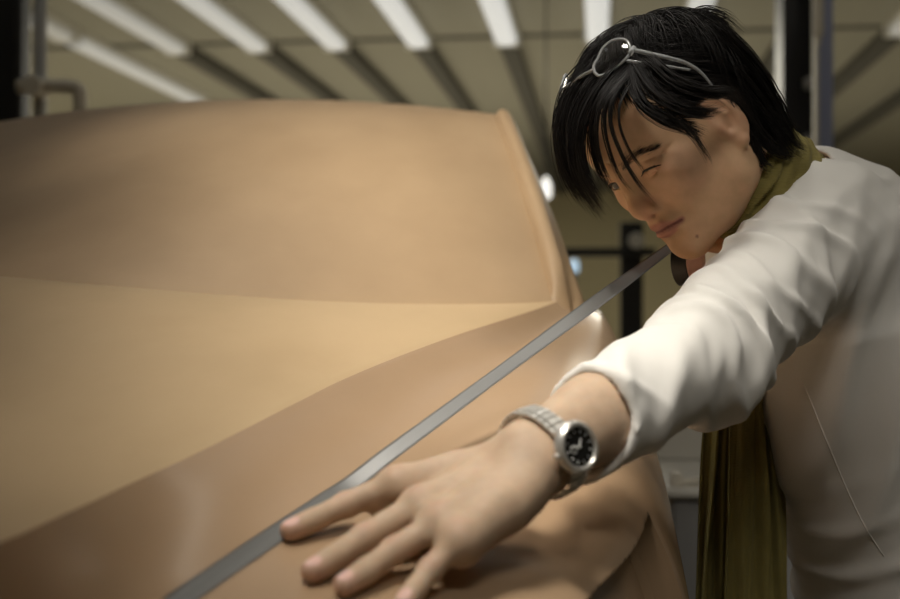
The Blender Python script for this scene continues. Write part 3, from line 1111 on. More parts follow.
for sg, pts in ((1, [(.0175, -.0075, .0735), (.0245, -.0050, .0760), (.0330, -.0045, .0750), (.0405, -.0058, .0700), (.0460, -.0082, .0640)]),
                (-1, [(-.0175, -.0055, .0735), (-.0245, -.0002, .0760), (-.0330, .0006, .0750), (-.0405, -.0015, .0700), (-.0455, -.0055, .0640)])):
    c = to_skin(catmull(np.array(pts), 24), .0001)
    r = np.interp(np.linspace(0, 1, 24), [0, .3, .75, 1], np.array([.0003, .00085, .0010, .0003]) * (1.15 if sg > 0 else 1))
    MB().tube(list(h2w(c)), list(r * HS), 6).build('eyelash', M['lash'], man, True)
# ---------------------------------------------------------------- clothes
def arm_coord(p, pts):
    """distance along a bent arm and an angle round it"""
    best = None; along = 0
    for a, b in zip(pts[:-1], pts[1:]):
        ba = b - a; L2 = float(np.linalg.norm(ba)); u = ba / L2
        t = np.clip((p - a) @ u, 0, L2)
        e = p - (a + t[:, None] * u)
        dd = np.sqrt((e * e).sum(1))
        n1 = unit(np.cross(u, UPV)); n2 = np.cross(u, n1)
        th = np.arctan2(e @ n2, e @ n1)
        cur = (dd, along + t, th)
        if best is None: best = cur
        else:
            m = dd < best[0]
            best = tuple(np.where(m, x, y) for x, y in zip(cur, best))
        along += L2
    return best


CUFF = LE * .285 + LW * .715
CUFF_R = RE * .12 + RW * .88


def fold(s, sharp=1.6):
    c = .5 + .5 * np.cos(2 * s)
    return c ** (1 + sharp)


def shirt_outer(p):
    d = upper_sdf(p, .010)
    # left sleeve: full at the shoulder, slack over the elbow, snug at the cuff
    mid = LS * .5 + LE * .5
    sl = s_chain(p, [LS, mid, LE, LE * .66 + LW * .34, CUFF + FA * .03], [.068, .0555, .0465, .0425, .0375])
    sl = smin(sl, s_sph(p, LE + np.array([0.004, 0, -.006]), .0405), .04)
    pts = [LS, LE, LW]
    dd, al, th = arm_coord(p, pts)
    la = float(np.linalg.norm(LE - LS))
    ax = al - la
    amp = .0085 * np.exp(-((ax + .015) / .060) ** 2) + .0060 * np.exp(-((ax + .17) / .09) ** 2) + .0016 + .003 * np.exp(-((ax - .17) / .03) ** 2)
    inner = .40 + .60 * (0.5 + 0.5 * np.cos(th + 2.2))
    ph = 1.5 * np.sin(th + .6) + .9 * np.sin(2 * th + al * 17) + .5 * np.sin(3 * th - al * 31)
    f = fold(al * 72 + ph, 2.2) + .7 * fold(al * 44 - 2.1 * np.sin(th - .4) + 1.0, 2.0) - .45 * fold(al * 57 + 2.6 * np.sin(th + 1.9) + 2.0, 2.4)
    sl = sl - amp * inner * f * np.clip(1 - (sl - .005) / .03, 0, 1)
    sl = smin(sl, arm_l_sdf(p) - .0045, .008)
    sl = np.maximum(sl, (p - CUFF.astype(np.float32)) @ unit(FA + np.array([0.06, -.05, .34])))
    sr = s_chain(p, [RS, RS * .5 + RE * .5, RE, CUFF_R + unit(RW - RE) * .03], [.072, .064, .058, .040])
    sr = np.maximum(sr, (p - CUFF_R.astype(np.float32)) @ unit(RW - RE))
    d = smin(d, sl, .035)
    d = smin(d, sr, .035)
    # slack drapes over back and flank, running from the armpit
    q = p - LS.astype(np.float32)
    a = q @ SP; t = q @ TH
    w = np.exp(-((a + .16) / .20) ** 2)
    d = d - .0065 * w * fold((a * .8 + t * .75) * 34 + 1.3 * np.sin(t * 22) + .7 * np.sin(a * 17), 1.3)
    d = d - .0055 * np.exp(-((a + .42) / .10) ** 2) * fold(a * 62 + 1.5 * np.sin(t * 16))
    # folds that cross the shoulder from collar to sleeve
    r = p - W(800, 200, 1.36).astype(np.float32)
    k = r @ unit(img(.55, -.75, 0.2))
    m = r @ unit(img(.75, .55, 0.0))
    under = smin(smin(upper_sdf(p, -.012), s_chain(p, [LS, LS * .5 + LE * .5, LE], [.050, .046, .040]), .03), s_chain(p, [RS, RS * .5 + RE * .5, RE], [.050, .046, .040]), .03)
    d = smin(d, under - .008, .006)
    d = d - .0070 * np.exp(-((p - W(800, 232, 1.28)) ** 2).sum(1) / .075 ** 2) * fold(k * 60 + .8 * np.sin(m * 30) + .6)
    return d


def shirt_sdf(p):
    o = shirt_outer(p)
    d = np.maximum(o, -((p - PELV.astype(np.float32)) @ SP) - .045)       # hem
    # hollow cuffs, so that the sleeve stands off the wrist
    d = smax(d, -s_cap(p, CUFF - FA * .030, CUFF + FA * .05, .0335, .0350), .003)
    fr = unit(RW - RE)
    d = smax(d, -s_cap(p, CUFF_R - fr * .025, CUFF_R + fr * .05, .0300, .0320), .003)
    nk = s_cap(p, NB - NX * .030, NK - NX * .03, .060, .085)
    nk = smin(nk, s_cap(p, NB - NX * .05 + TH * .05, NK + TH * .05, .045), .04)
    return smax(d, -nk, .004)


lo, hi = box_of([NB, LS, RS, RE, LE, CUFF, PELV - SP * .05, CUFF_R, W(868, 238, 1.46)], .15)
v, q = sdf_mesh(shirt_sdf, lo, hi, .0036)
v = relax(v, q, 2, .5)
SHIRT_V, SHIRT_Q = v, q
M['shirt'] = new_mat('shirt_cotton', (.74, .72, .68), .85)
b_ = bsdf(M['shirt'])
b_.inputs['Sheen Weight'].default_value = .25
b_.inputs['Sheen Roughness'].default_value = .5
bump(M['shirt'], 900, .25, .0006)
np_mesh('shirt', v, q, M['shirt'], man)
SHIRT_BVH = BVHTree.FromPolygons([tuple(x) for x in v], [tuple(x) for x in q.tolist()])


def on_shirt(px, py, out=.0):
    o = W(px, py, .3); dr = unit(W(px, py, 1.0) - CAMV)
    hit, nrm, _, dist = SHIRT_BVH.ray_cast(Vector(o), Vector(dr))
    return None if hit is None else np.array(hit) - dr * out


for path in ([(801, 378), (812, 404), (824, 434), (838, 468), (852, 500), (866, 528), (884, 556)],):
    fine = catmull(np.array(path, float), 40)
    pts = [on_shirt(x, y, -.0005) for x, y in fine]
    pts = [x for x in pts if x is not None]
    MB().tube(pts, .0009, 6).build('seam', M['shirt'], man, True)

# trousers and shoes, below the picture
M['trouser'] = new_mat('trouser', (.035, .037, .045), .85)
def trouser_sdf(p):
    d = smin(legs_sdf(p, .014), s_ell_axes(p, PELV - SP * .03, SP, TH, (.14, .115, .175)), .05)
    d = np.maximum(d, (p - PELV.astype(np.float32)) @ SP - .03)
    return np.maximum(d, .07 - p[:, 2])
lo, hi = box_of([PELV] + HIPS + KNEES + ANK, .17)
lo[2] = .05
v, q = sdf_mesh(trouser_sdf, lo, hi, .008)
np_mesh('trousers', relax(v, q, 2), q, M['trouser'], man)
M['shoe'] = new_mat('shoe_leather', (.02, .018, .016), .4)
for a in ANK:
    def shoe_sdf(p, a=a):
        toe = a + np.array([-.16, -.01, -.055]); heel = a + np.array([.055, 0, -.045])
        d = s_cap(p, heel, toe, .042, .034)
        d = smin(d, s_cap(p, a + np.array([.015, 0, .0]), a + np.array([-.05, 0, -.035]), .046, .04), .03)
        return np.maximum(d, .001 - p[:, 2])
    lo, hi = box_of([a + np.array([.1, 0, 0]), a + np.array([-.2, 0, 0])], .07); lo[2] = -.01
    v, q = sdf_mesh(shoe_sdf, lo, hi, .006)
    np_mesh('shoe', relax(v, q, 2), q, M['shoe'], man)

# scarf: loops round the neck and long tails that hang straight down
M['scarf'] = new_mat('scarf_knit', (.17, .135, .028), .9)
mottle(M['scarf'], (.175, .142, .034), (.275, .228, .064), 38, 4, .3, .7, (1, 1, .4))
tcw = node(M['scarf'], 'ShaderNodeTexCoord')
wv = node(M['scarf'], 'ShaderNodeTexWave', wave_type='BANDS', bands_direction='Z'); wv.inputs['Scale'].default_value = 190; wv.inputs['Distortion'].default_value = 1.2; wv.inputs['Detail'].default_value = 2
bpw = node(M['scarf'], 'ShaderNodeBump'); bpw.inputs['Strength'].default_value = .6; bpw.inputs['Distance'].default_value = .0012
lk(M['scarf'], tcw.outputs['Object'], wv.inputs['Vector']); lk(M['scarf'], wv.outputs['Fac'], bpw.inputs['Height']); lk(M['scarf'], bpw.outputs['Normal'], bsdf(M['scarf']).inputs['Normal'])
bsdf(M['scarf']).inputs['Sheen Weight'].default_value = .08

RC = W(741, 192, 1.330)
SX = unit(img(.70, -.58, -.42))
_e1 = unit(np.cross(SX, UPV)); _e2 = np.cross(SX, _e1)
print('NK', PX(NK), 'NB', PX(NB), 'HO', PX(HO))


def scarf_sdf(p):
    q = p - RC.astype(np.float32)
    h = q @ SX; x = q @ _e1; y = q @ _e2
    r = np.sqrt(x * x + y * y); th = np.arctan2(y, x)
    d = None
    for off, mr, tr, tilt, ph in ((-.026, .066, .013, .006, .4), (-.004, .070, .015, .008, 1.9), (.018, .073, .014, .006, 3.3)):
        hh = h - off - tilt * np.sin(th + ph)
        e = np.sqrt((r - mr) ** 2 + (hh * .85) ** 2) - tr
        an = np.arctan2(hh, r - mr)
        e = e - .0022 * np.sin(an * 7 + 2.0 * np.sin(th * 2 + ph)) - .0015 * np.sin(th * 9 + an * 3)
        d = e if d is None else smin(d, e, .004)
    d = smax(d, -s_sph(p, ROLL_C + ROLL_AX * .014 - UPV * .01, .056), .01)
    return d


lo, hi = box_of([RC], .125)
v1, q1 = sdf_mesh(scarf_sdf, lo, hi, .0028)
v1 = relax(v1, q1, 1)
sv, sq, so = [v1], [q1], len(v1)
rng = random.Random(7)


def tail_sheet(centre, width, depth_amp, pleats, phase, n=90, m=60, thick=.0022):
    global so
    c = catmull(np.array([W(*x) for x in centre]), n)
    wd = catmull(np.array([[x] for x in width]), n)[:, 0]
    am = catmull(np.array([[x] for x in depth_amp]), n)[:, 0]
    g = np.zeros((n, m, 3))
    for i in range(n):
        u = np.linspace(-1, 1, m)
        f = i / n
        z = .62 * am[i] * (np.sin(u * pleats * math.pi + phase + .5 * math.sin(f * 5)) + .35 * np.sin(u * pleats * 2.3 * math.pi + 1.3 * phase + f * 2))
        xx = u * wd[i] * .5 + .0022 * np.sin(u * 6 + f * 9 + phase)
        g[i] = c[i] + RIGHT * xx[:, None] - FWD * z[:, None]
        g[i, :, 2] += .0
    nn = np.cross(np.gradient(g, axis=0), np.gradient(g, axis=1)); nn /= np.linalg.norm(nn, axis=2)[:, :, None] + 1e-9
    a = (g + nn * thick * .5).reshape(-1, 3); b = (g - nn * thick * .5).reshape(-1, 3)
    f1 = grid_faces(n, m); f2 = grid_faces(n, m)[:, ::-1] + n * m
    rim = []
    border = [(i, 0) for i in range(n)] + [(n - 1, j) for j in range(1, m)] + [(i, m - 1) for i in range(n - 2, -1, -1)] + [(0, j) for j in range(m - 2, 0, -1)]
    for (i, j), (k, l) in zip(border, border[1:] + border[:1]):
        rim.append((i * m + j, k * m + l, n * m + k * m + l, n * m + i * m + j))
    sv.append(np.vstack([a, b])); sq.append(np.vstack([f1, f2, np.array(rim)]) + so); so += 2 * n * m


tail_sheet([(752, 250, 1.385), (748, 330, 1.40), (729, 405, 1.40), (722, 500, 1.40), (719, 600, 1.40), (718, 720, 1.40)], [.045, .042, .044, .050, .056, .060], [.006, .007, .008, .009, .009, .010], 3.2, .6)
tail_sheet([(752, 250, 1.375), (752, 330, 1.385), (747, 400, 1.385), (747, 500, 1.385), (746, 600, 1.385), (746, 740, 1.385)], [.045, .038, .036, .046, .046, .050], [.005, .006, .006, .005, .006, .007], 1.7, 2.2)
tail_sheet([(760, 250, 1.395), (758, 330, 1.40), (759, 400, 1.405), (768, 500, 1.41), (770, 600, 1.41), (770, 700, 1.41)], [.040, .034, .028, .040, .046, .050], [.005, .005, .006, .007, .006, .007], 2.4, 4.0)
np_mesh('scarf', np.vstack(sv), np.vstack(sq), M['scarf'], man)
# ---------------------------------------------------------------- hair: a scalp layer and some thousands of tapering strands
M['hair'] = new_mat('hair', (.011, .0085, .0075), .55)
bsdf(M['hair']).inputs['Specular IOR Level'].default_value = .30
rs = np.random.RandomState(11)
CAP_C, CAP_R = np.array((0, .039, -.024)), np.array((.0790, .0830, .0970))
HLY = [-.12, -.085, -.05, -.03, -.015, .0, .015, .03, .045, .055, .062, .068]
HLZ = [-.070, -.060, -.038, -.022, .014, .020, .027, .037, .048, .060, .074, .12]


def cap_sdf(q):
    d = s_ell(q, CAP_C, CAP_R)
    nape = s_ell(q, (0, -.045, -.055), (.060, .050, .048))
    d = smin(d, nape, .03)
    d = smax(d, q[:, 2] - np.interp(q[:, 1], HLY, HLZ), .006)
    ear = s_ell(np.stack([np.abs(q[:, 0]), q[:, 1], q[:, 2]], 1), (.074, -.012, -.012), (.03, .026, .020))
    d = smax(d, -ear, .004)
    return smax(d, -(q[:, 1] + .088), .006)


v, q = sdf_mesh(cap_sdf, (-.10, -.11, -.14), (.10, .14, .10), .003)
hair_cap_v, hair_cap_q = h2w(relax(v, q, 2)), q
hv, hq, ho = [hair_cap_v], [q], len(v)
gl = HB @ GRAV                                 # the pull of gravity in head space
CROWN = np.array((.008, .118, -.060))


def cap_field(p):
    e = s_ell(p, CAP_C, CAP_R)
    n = smin(e, s_ell(p, (0, -.045, -.055), (.060, .050, .048)), .03)
    return n


def cap_normal(p, e=.001):
    g = np.stack([cap_field(p + np.eye(3)[i] * e) - cap_field(p - np.eye(3)[i] * e) for i in range(3)], 1)
    return g / (np.linalg.norm(g, axis=1)[:, None] + 1e-9)


def strands(P, rad, nside=3):
    """P (n, k, 3) in the room; tapering tubes"""
    global ho
    n, k = P.shape[:2]
    t = np.gradient(P, axis=1); t /= np.linalg.norm(t, axis=2)[:, :, None] + 1e-9
    ref = rs.normal(size=(n, 1, 3)); a = np.cross(t, ref); a /= np.linalg.norm(a, axis=2)[:, :, None] + 1e-9
    b = np.cross(t, a)
    f = np.linspace(0, 1, k)
    prof = np.minimum(1, (1 - f) * 2.2 + .06) * np.minimum(1, .5 + f * 4)
    R = rad[:, None] * prof[None]
    ring = []
    for s in range(nside):
        w = 2 * math.pi * s / nside
        ring.append(P + (a * math.cos(w) + b * math.sin(w)) * R[:, :, None])
    V_ = np.stack(ring, 2).reshape(-1, 3)
    base = np.arange(n)[:, None, None] * k * nside
    i = np.arange(k - 1)[None, :, None] * nside
    j = np.arange(nside)[None, None, :]
    j2 = (j + 1) % nside
    Fq = np.stack(np.broadcast_arrays(base + i + j, base + i + j2, base + i + nside + j2, base + i + nside + j), -1).reshape(-1, 4)
    hv.append(V_); hq.append(Fq + ho); ho += len(V_)


N = 9500
u = rs.uniform(-.55, 1, N); ph = rs.uniform(0, 2 * math.pi, N)
dirs = np.stack([np.sqrt(1 - u * u) * np.cos(ph), u, np.sqrt(1 - u * u) * np.sin(ph)], 1)
root = CAP_C + dirs * CAP_R * .985
ok = cap_sdf(root.astype(np.float32)) < .003
root = root[ok]; n = len(root)
K = 18
x, y, z = root.T
front = sstep(.02, .065, z) * sstep(.055, .09, y)
side = sstep(.025, .055, x) * (1 - front) * sstep(-.07, -.03, z)
back = sstep(-.03, -.07, z)
length = .062 + .045 * back + .020 * front + rs.uniform(-.012, .018, n)
length = np.where((side > .4) & (z > -.03), .060 + rs.uniform(-.01, .015, n), length)
lay = rs.uniform(.0005, .0075, n) * (0.6 + .6 * back + .5 * sstep(.08, .11, y))
p = root.copy()
away = root - CROWN
nn = cap_normal(p)
dr = away - nn * (away * nn).sum(1)[:, None]
dr /= np.linalg.norm(dr, axis=1)[:, None] + 1e-9
dr = dr + rs.normal(size=(n, 3)) * .10
path = [p.copy()]
clump = rs.normal(size=(60, 3))
cid = np.argmin(((dirs[ok][:, None, :] - (clump / np.linalg.norm(clump, axis=1)[:, None])[None]) ** 2).sum(2), 1)
cdir = rs.normal(size=(60, 3)) * .14
for i in range(1, K):
    f = i / K
    nn = cap_normal(p)
    aw = p - CROWN
    aw = aw - nn * (aw * nn).sum(1)[:, None]; aw /= np.linalg.norm(aw, axis=1)[:, None] + 1e-9
    tgt = aw * .8 + gl * (.30 + .35 * f)
    sweep = np.array((.05, -.40, -1.0))
    tgt = tgt * (1 - side[:, None]) + side[:, None] * (sweep + aw * .35)
    tgt = tgt + cdir[cid]
    tgt /= np.linalg.norm(tgt, axis=1)[:, None]
    dr = dr * .72 + tgt * .28
    dr /= np.linalg.norm(dr, axis=1)[:, None]
    p = p + dr * (length / K)[:, None]
    dd = cap_field(p)
    lim = lay * (0.4 + .8 * min(1, f * 2))
    push = np.maximum(lim - dd, 0)
    p = p + nn * push[:, None]
    path.append(p.copy())
path = np.stack(path, 1)
# nothing of the general growth falls across the face, the ears or through the collar
fx = np.abs(path[:, :, 0])
zl = np.interp(path[:, :, 1], HLY, np.array(HLZ) + .008)
bad = (path[:, :, 2] > zl) & (path[:, :, 1] < .060)
ear = (fx > .060) & (path[:, :, 1] < .012) & (path[:, :, 2] > -.034) & (path[:, :, 2] < .012)
bad = bad | ear
cut = np.where(bad.any(1), bad.argmax(1), K)
keep = cut >= 6
path = path[keep]; cut = cut[keep]
for i in range(len(path)):
    if cut[i] < K:
        src = path[i, :cut[i]]
        s = np.linspace(0, cut[i] - 1, K)
        path[i] = np.stack([np.interp(s, np.arange(cut[i]), src[:, c]) for c in range(3)], 1)
strands(h2w(path.reshape(-1, 3)).reshape(path.shape), rs.uniform(.00035, .00070, len(path)))


def lock(pts, count, spread, rad=(.0004, .0008), taper=.35, K=20):
    """a hand-laid lock: pixel, pixel, distance along the axis at each control point"""
    c = catmull(np.array([W(*q) for q in pts]), K)
    out = []
    f = np.linspace(0, 1, K)
    for _ in range(count):
        o = rs.normal(size=3) * spread
        o2 = rs.normal(size=3) * spread
        ln = rs.uniform(.80, 1.0)
        cc = np.stack([np.interp(f * ln, f, c[:, k]) for k in range(3)], 1)
        w = (1 - (1 - taper) * f)[:, None]
        wob = np.sin(f * 5 + rs.uniform(0, 6))[:, None] * rs.normal(size=3)[None] * spread * .25
        out.append(cc + o * w * .7 + o2 * f[:, None] * .6 + wob * f[:, None])
    P_ = np.array(out)
    strands(P_, rs.uniform(rad[0], rad[1], count))


LOCKS = [
    # far fringe that hangs clear of the brow
    ([(612, 56, 1.235), (578, 86, 1.235), (563, 125, 1.235), (567, 160, 1.235), (582, 190, 1.235), (603, 220, 1.235)], 90, .0050),
    ([(622, 58, 1.22), (588, 90, 1.215), (573, 125, 1.215), (575, 160, 1.215), (588, 188, 1.215), (606, 214, 1.215)], 90, .0050),
    ([(625, 60, 1.20), (597, 92, 1.195), (582, 125, 1.195), (581, 155, 1.20), (589, 182, 1.20), (603, 205, 1.20)], 60, .0045),
    ([(605, 52, 1.25), (572, 84, 1.255), (559, 120, 1.255), (560, 155, 1.255), (570, 185, 1.255), (584, 206, 1.255)], 70, .0045),
    ([(625, 65, 1.20), (601, 96, 1.185), (592, 125, 1.19), (594, 152, 1.20), (602, 176, 1.205), (617, 200, 1.215)], 30, .0032),
    # separate locks over brow and bridge of the nose
    ([(636, 66, 1.18), (614, 95, 1.16), (610, 122, 1.158), (620, 152, 1.160), (637, 182, 1.163), (657, 206, 1.17)], 24, .0017),
    ([(634, 68, 1.18), (610, 98, 1.165), (604, 122, 1.165), (609, 150, 1.17), (620, 178, 1.175), (636, 196, 1.175)], 18, .0018),
    ([(640, 70, 1.175), (622, 98, 1.152), (619, 122, 1.150), (628, 148, 1.152), (640, 166, 1.155), (650, 178, 1.158)], 9, .0014),
    ([(630, 68, 1.185), (604, 98, 1.172), (596, 124, 1.172), (598, 150, 1.178), (605, 172, 1.182), (613, 186, 1.185)], 22, .0024),
    # swept back over the temple towards the ear, with loose wisps in front of it
    ([(632, 72, 1.175), (640, 100, 1.150), (662, 118, 1.142), (688, 128, 1.145), (706, 136, 1.150)], 60, .0042),
    ([(640, 66, 1.165), (655, 92, 1.142), (680, 108, 1.138), (704, 112, 1.145), (722, 108, 1.160)], 80, .0050),
    ([(655, 100, 1.142), (676, 122, 1.138), (694, 138, 1.143), (706, 154, 1.152), (712, 166, 1.158)], 14, .0030, (.0002, .0004)),
    ([(670, 108, 1.140), (688, 126, 1.140), (700, 142, 1.146), (708, 160, 1.155)], 12, .0026, (.0002, .0004)),
    ([(648, 62, 1.155), (672, 82, 1.140), (700, 92, 1.145), (724, 92, 1.165), (744, 104, 1.190)], 90, .0055),
    # flicked ends over the nape and scarf
    ([(735, 70, 1.22), (758, 98, 1.235), (776, 124, 1.25), (792, 142, 1.26), (808, 151, 1.27)], 60, .0050),
    ([(730, 90, 1.21), (748, 118, 1.225), (764, 140, 1.24), (780, 152, 1.25), (796, 155, 1.26)], 60, .0050),
    ([(742, 100, 1.225), (751, 128, 1.23), (757, 150, 1.235), (763, 162, 1.24), (772, 168, 1.245)], 60, .0040),
    ([(745, 112, 1.235), (749, 140, 1.235), (750, 160, 1.235), (750, 174, 1.235)], 40, .0030),
    ([(722, 34, 1.23), (752, 66, 1.24), (773, 100, 1.25), (787, 128, 1.26), (801, 150, 1.27)], 90, .0060),
    ([(700, 22, 1.24), (736, 46, 1.24), (763, 82, 1.25), (780, 116, 1.26), (795, 142, 1.27)], 90, .0060),
    # loose ends on the crown
    ([(655, 28, 1.24), (640, 20, 1.24), (622, 26, 1.24), (604, 40, 1.24)], 26, .0060),
    ([(680, 22, 1.25), (700, 12, 1.25), (722, 18, 1.25), (742, 36, 1.25)], 26, .0060),
    ([(640, 30, 1.24), (615, 38, 1.24), (592, 56, 1.24), (574, 82, 1.24)], 30, .0060),
    ([(660, 24, 1.24), (664, 14, 1.24), (676, 10, 1.24), (690, 14, 1.24)], 16, .0050),
]
for pts, cnt, sp, *rd in LOCKS:
    lock(pts, int(cnt * (1.7 if cnt > 24 else 1)), sp, *(rd or [(.00032, .00062)]))
np_mesh('hair', np.vstack(hv), np.vstack([f if f.shape[1] == 4 else f for f in hq]), M['hair'], man)

# eyebrows
M['brow'] = new_mat('brow_hair', (.022, .014, .010), .6)
for sg in (1, -1):
    hv, hq, ho = [], [], 0
    base = catmull(np.array([(sg * .012, .0150, .0800), (sg * .024, .0195, .0765), (sg * .037, .0190, .0685), (sg * .048, .0130, .0570)]), 100)
    if sg > 0: base[:, 1] -= .0025
    PP = []
    for i in range(280):
        f = rs.uniform(0, 1)
        b0 = base[int(f * 99)] + rs.normal(size=3) * np.array((.0006, .0027 * (1 - .5 * f), .0002))
        tdir = unit(np.array((sg * .9, .35 * (1 - 1.6 * f), -.35 - .4 * f)) + rs.normal(size=3) * .15)
        L0 = rs.uniform(.005, .009)
        pts = np.array([b0 + tdir * L0 * s for s in np.linspace(0, 1, 6)])
        PP.append(pts)
    PP = np.array(PP)
    # lay the hairs on the skin
    flat = PP.reshape(-1, 3)
    for _ in range(3):
        d = head_sdf(flat.astype(np.float32)) - .0005
        g = np.stack([head_sdf((flat + np.eye(3)[k] * .0008).astype(np.float32)) - head_sdf((flat - np.eye(3)[k] * .0008).astype(np.float32)) for k in range(3)], 1)
        g /= np.linalg.norm(g, axis=1)[:, None] + 1e-9
        flat = flat - g * d[:, None]
    strands(h2w(flat).reshape(PP.shape), np.full(len(PP), .00013))
    np_mesh('eyebrow', np.vstack(hv), np.vstack(hq), M['brow'], man)
# ---------------------------------------------------------------- tape: a roll behind the chin, a strip stretched to the fender and laid along its edge
roll_ax = ROLL_AX
tp = empty('tape_roll', ROLL_C, 'dark grey styling tape stretched from its roll under the chin down along the fender edge', 'tape')
h = TW / 2
MB().lathe(ROLL_C, roll_ax, [(ROLL_R - .006, -h), (ROLL_R - .0006, -h), (ROLL_R, -h + .0004), (ROLL_R, h - .0004), (ROLL_R - .0006, h), (ROLL_R - .006, h)], 64).build('roll', M['tape_black'], tp)
MB().lathe(ROLL_C, roll_ax, [(.0195, -h), (ROLL_R - .0058, -h - .0006), (ROLL_R - .0058, h + .0006), (.0195, h), (.0195, -h)], 64).build('core', M['tape_core'], tp)
auto_smooth(tp.children[0], 40); auto_smooth(tp.children[1], 40)
side_d = MB().lathe(ROLL_C, roll_ax, [(.0222, h + .0002), (ROLL_R - .0012, h + .0002), (ROLL_R - .0012, h + .0005), (.0222, h + .0005), (.0222, h + .0002)], 64).build('liner_edge', M['tape_core'], tp)
# strip: leaves the roll at a tangent, touches down on the ridge, then lies on it
touch_px = (340, 490)
td = on_car(*touch_px, .0012)
e1 = unit(img(-.5, .86, 0)); e1 = unit(e1 - roll_ax * (e1 @ roll_ax))
start = ROLL_C + e1 * (ROLL_R + .0005)
line = [start + (td - start) * f for f in np.linspace(0, 1, 40)]
for f in np.linspace(0, 1, 60)[1:]:
    px = 340 + (172 - 340) * f
    py = 490 + (605 - 490) * f
    line.append(on_car(px, py, .0012))
line = np.array(line)
k0 = 40
sm = line.copy()
for _ in range(6):
    sm[1:-1] = (sm[:-2] + 2 * sm[1:-1] + sm[2:]) / 4
    sm[:34] = line[:34]
wd = []
for i in range(len(sm)):
    t = unit(sm[min(i + 1, len(sm) - 1)] - sm[max(i - 1, 0)])
    hit = CAR_BVH.find_nearest(Vector(sm[i]))
    nrm = np.array(hit[1]); nrm = nrm * (1 if nrm[2] > 0 else -1)
    ws_ = unit(np.cross(nrm, t)); wr = unit(roll_ax - t * (roll_ax @ t))
    if ws_ @ wr < 0: ws_ = -ws_
    k = float(sstep(0, 16, i))
    wd.append(unit(wr * (1 - k) + ws_ * k))
wd = np.array(wd)
for _ in range(8): wd[1:-1] = (wd[:-2] + 2 * wd[1:-1] + wd[2:]) / 4
us = np.linspace(-.5, .5, 7)
g = sm[:, None, :] + wd[:, None, :] * (us * TW)[None, :, None]
tt_ = np.gradient(sm, axis=0); tt_ /= np.linalg.norm(tt_, axis=1)[:, None]
nn = np.cross(wd, tt_)
nn *= np.sign(nn[:, 2:3] + 1e-9)
# laid part hugs the surface
for i in range(k0 - 4, len(sm)):
    for j in range(7):
        loc, nr, _, ds = CAR_BVH.find_nearest(Vector(g[i, j]))
        nr = np.array(nr) * (1 if nr[2] > 0 else -1)
        kk = float(sstep(k0 - 5, k0 + 3, i))
        g[i, j] = g[i, j] * (1 - kk) + (np.array(loc) + nr * .0008) * kk
a = g.reshape(-1, 3); b = (g - nn[:, None, :] * .0003).reshape(-1, 3)
n_, m_ = g.shape[:2]
f1 = grid_faces(n_, m_); f2 = f1[:, ::-1] + n_ * m_
border = [(i, 0) for i in range(n_)] + [(n_ - 1, j) for j in range(1, m_)] + [(i, m_ - 1) for i in range(n_ - 2, -1, -1)] + [(0, j) for j in range(m_ - 2, 0, -1)]
rim = [(i * m_ + j, k * m_ + l, n_ * m_ + k * m_ + l, n_ * m_ + i * m_ + j) for (i, j), (k, l) in zip(border, border[1:] + border[:1])]
np_mesh('tape_strip', np.vstack([a, b]), np.vstack([f1, f2, np.array(rim)]), M['tape'], tp)

# ---------------------------------------------------------------- wristwatch on the near wrist
M['steel'] = new_mat('brushed_steel', (.74, .72, .68), .30, .65)
M['dial'] = new_mat('dial_black', (.010, .010, .011), .25)
M['dial_mark'] = new_mat('dial_mark', (.75, .74, .70), .4)
WAX = unit(FA * .62 + unit(FING['middle'][0][0] - LW) * .38)   # the watch sits where forearm turns into hand
WC = LW - FA * .005
WDO = unit(_tv - WAX * (_tv @ WAX))
_rw = np.array(Matrix.Rotation(math.radians(14), 3, Vector(WAX)))
WDO = min((_rw @ WDO, _rw.T @ WDO), key=lambda v: v[2])
SD = unit(np.cross(WAX, WDO))


def wrist_r(th):
    """how far the skin is from the wrist's axis in a direction, on the widest of the bracelet's width"""
    dv = SD * math.cos(th) + WDO * math.sin(th)
    best = 0
    for w in (-.009, 0, .009):
        r = np.linspace(.010, .047, 190)
        d = body_sdf((WC + WAX * w + dv * r[:, None]).astype(np.float32))
        k = np.argmax(d > .0021) if (d > .0021).any() else 189
        best = max(best, r[k])
    return best


_ths = np.linspace(0, 2 * math.pi, 73)
_rr = np.array([wrist_r(t) for t in _ths])
for _ in range(3):
    _rr = np.maximum(_rr, (np.roll(_rr[:-1], 1)[list(range(72)) + [0]] + np.roll(_rr[:-1], -1)[list(range(72)) + [0]]) / 2)
RB = float(np.interp(math.pi / 2, _ths, _rr))
wt = empty('wristwatch', WC + WDO * RB, 'steel wristwatch with a black dial on the near wrist', 'watch')


def wrist(th, out=0.0):
    f = lambda t: WC + (SD * math.cos(t) + WDO * math.sin(t)) * float(np.interp(t % (2 * math.pi), _ths, _rr))
    p = f(th)
    tg = unit(f(th + .05) - f(th - .05))
    n = unit(np.cross(tg, WAX)); n = n * (1 if n @ (p - WC) > 0 else -1)
    return p + n * out, n


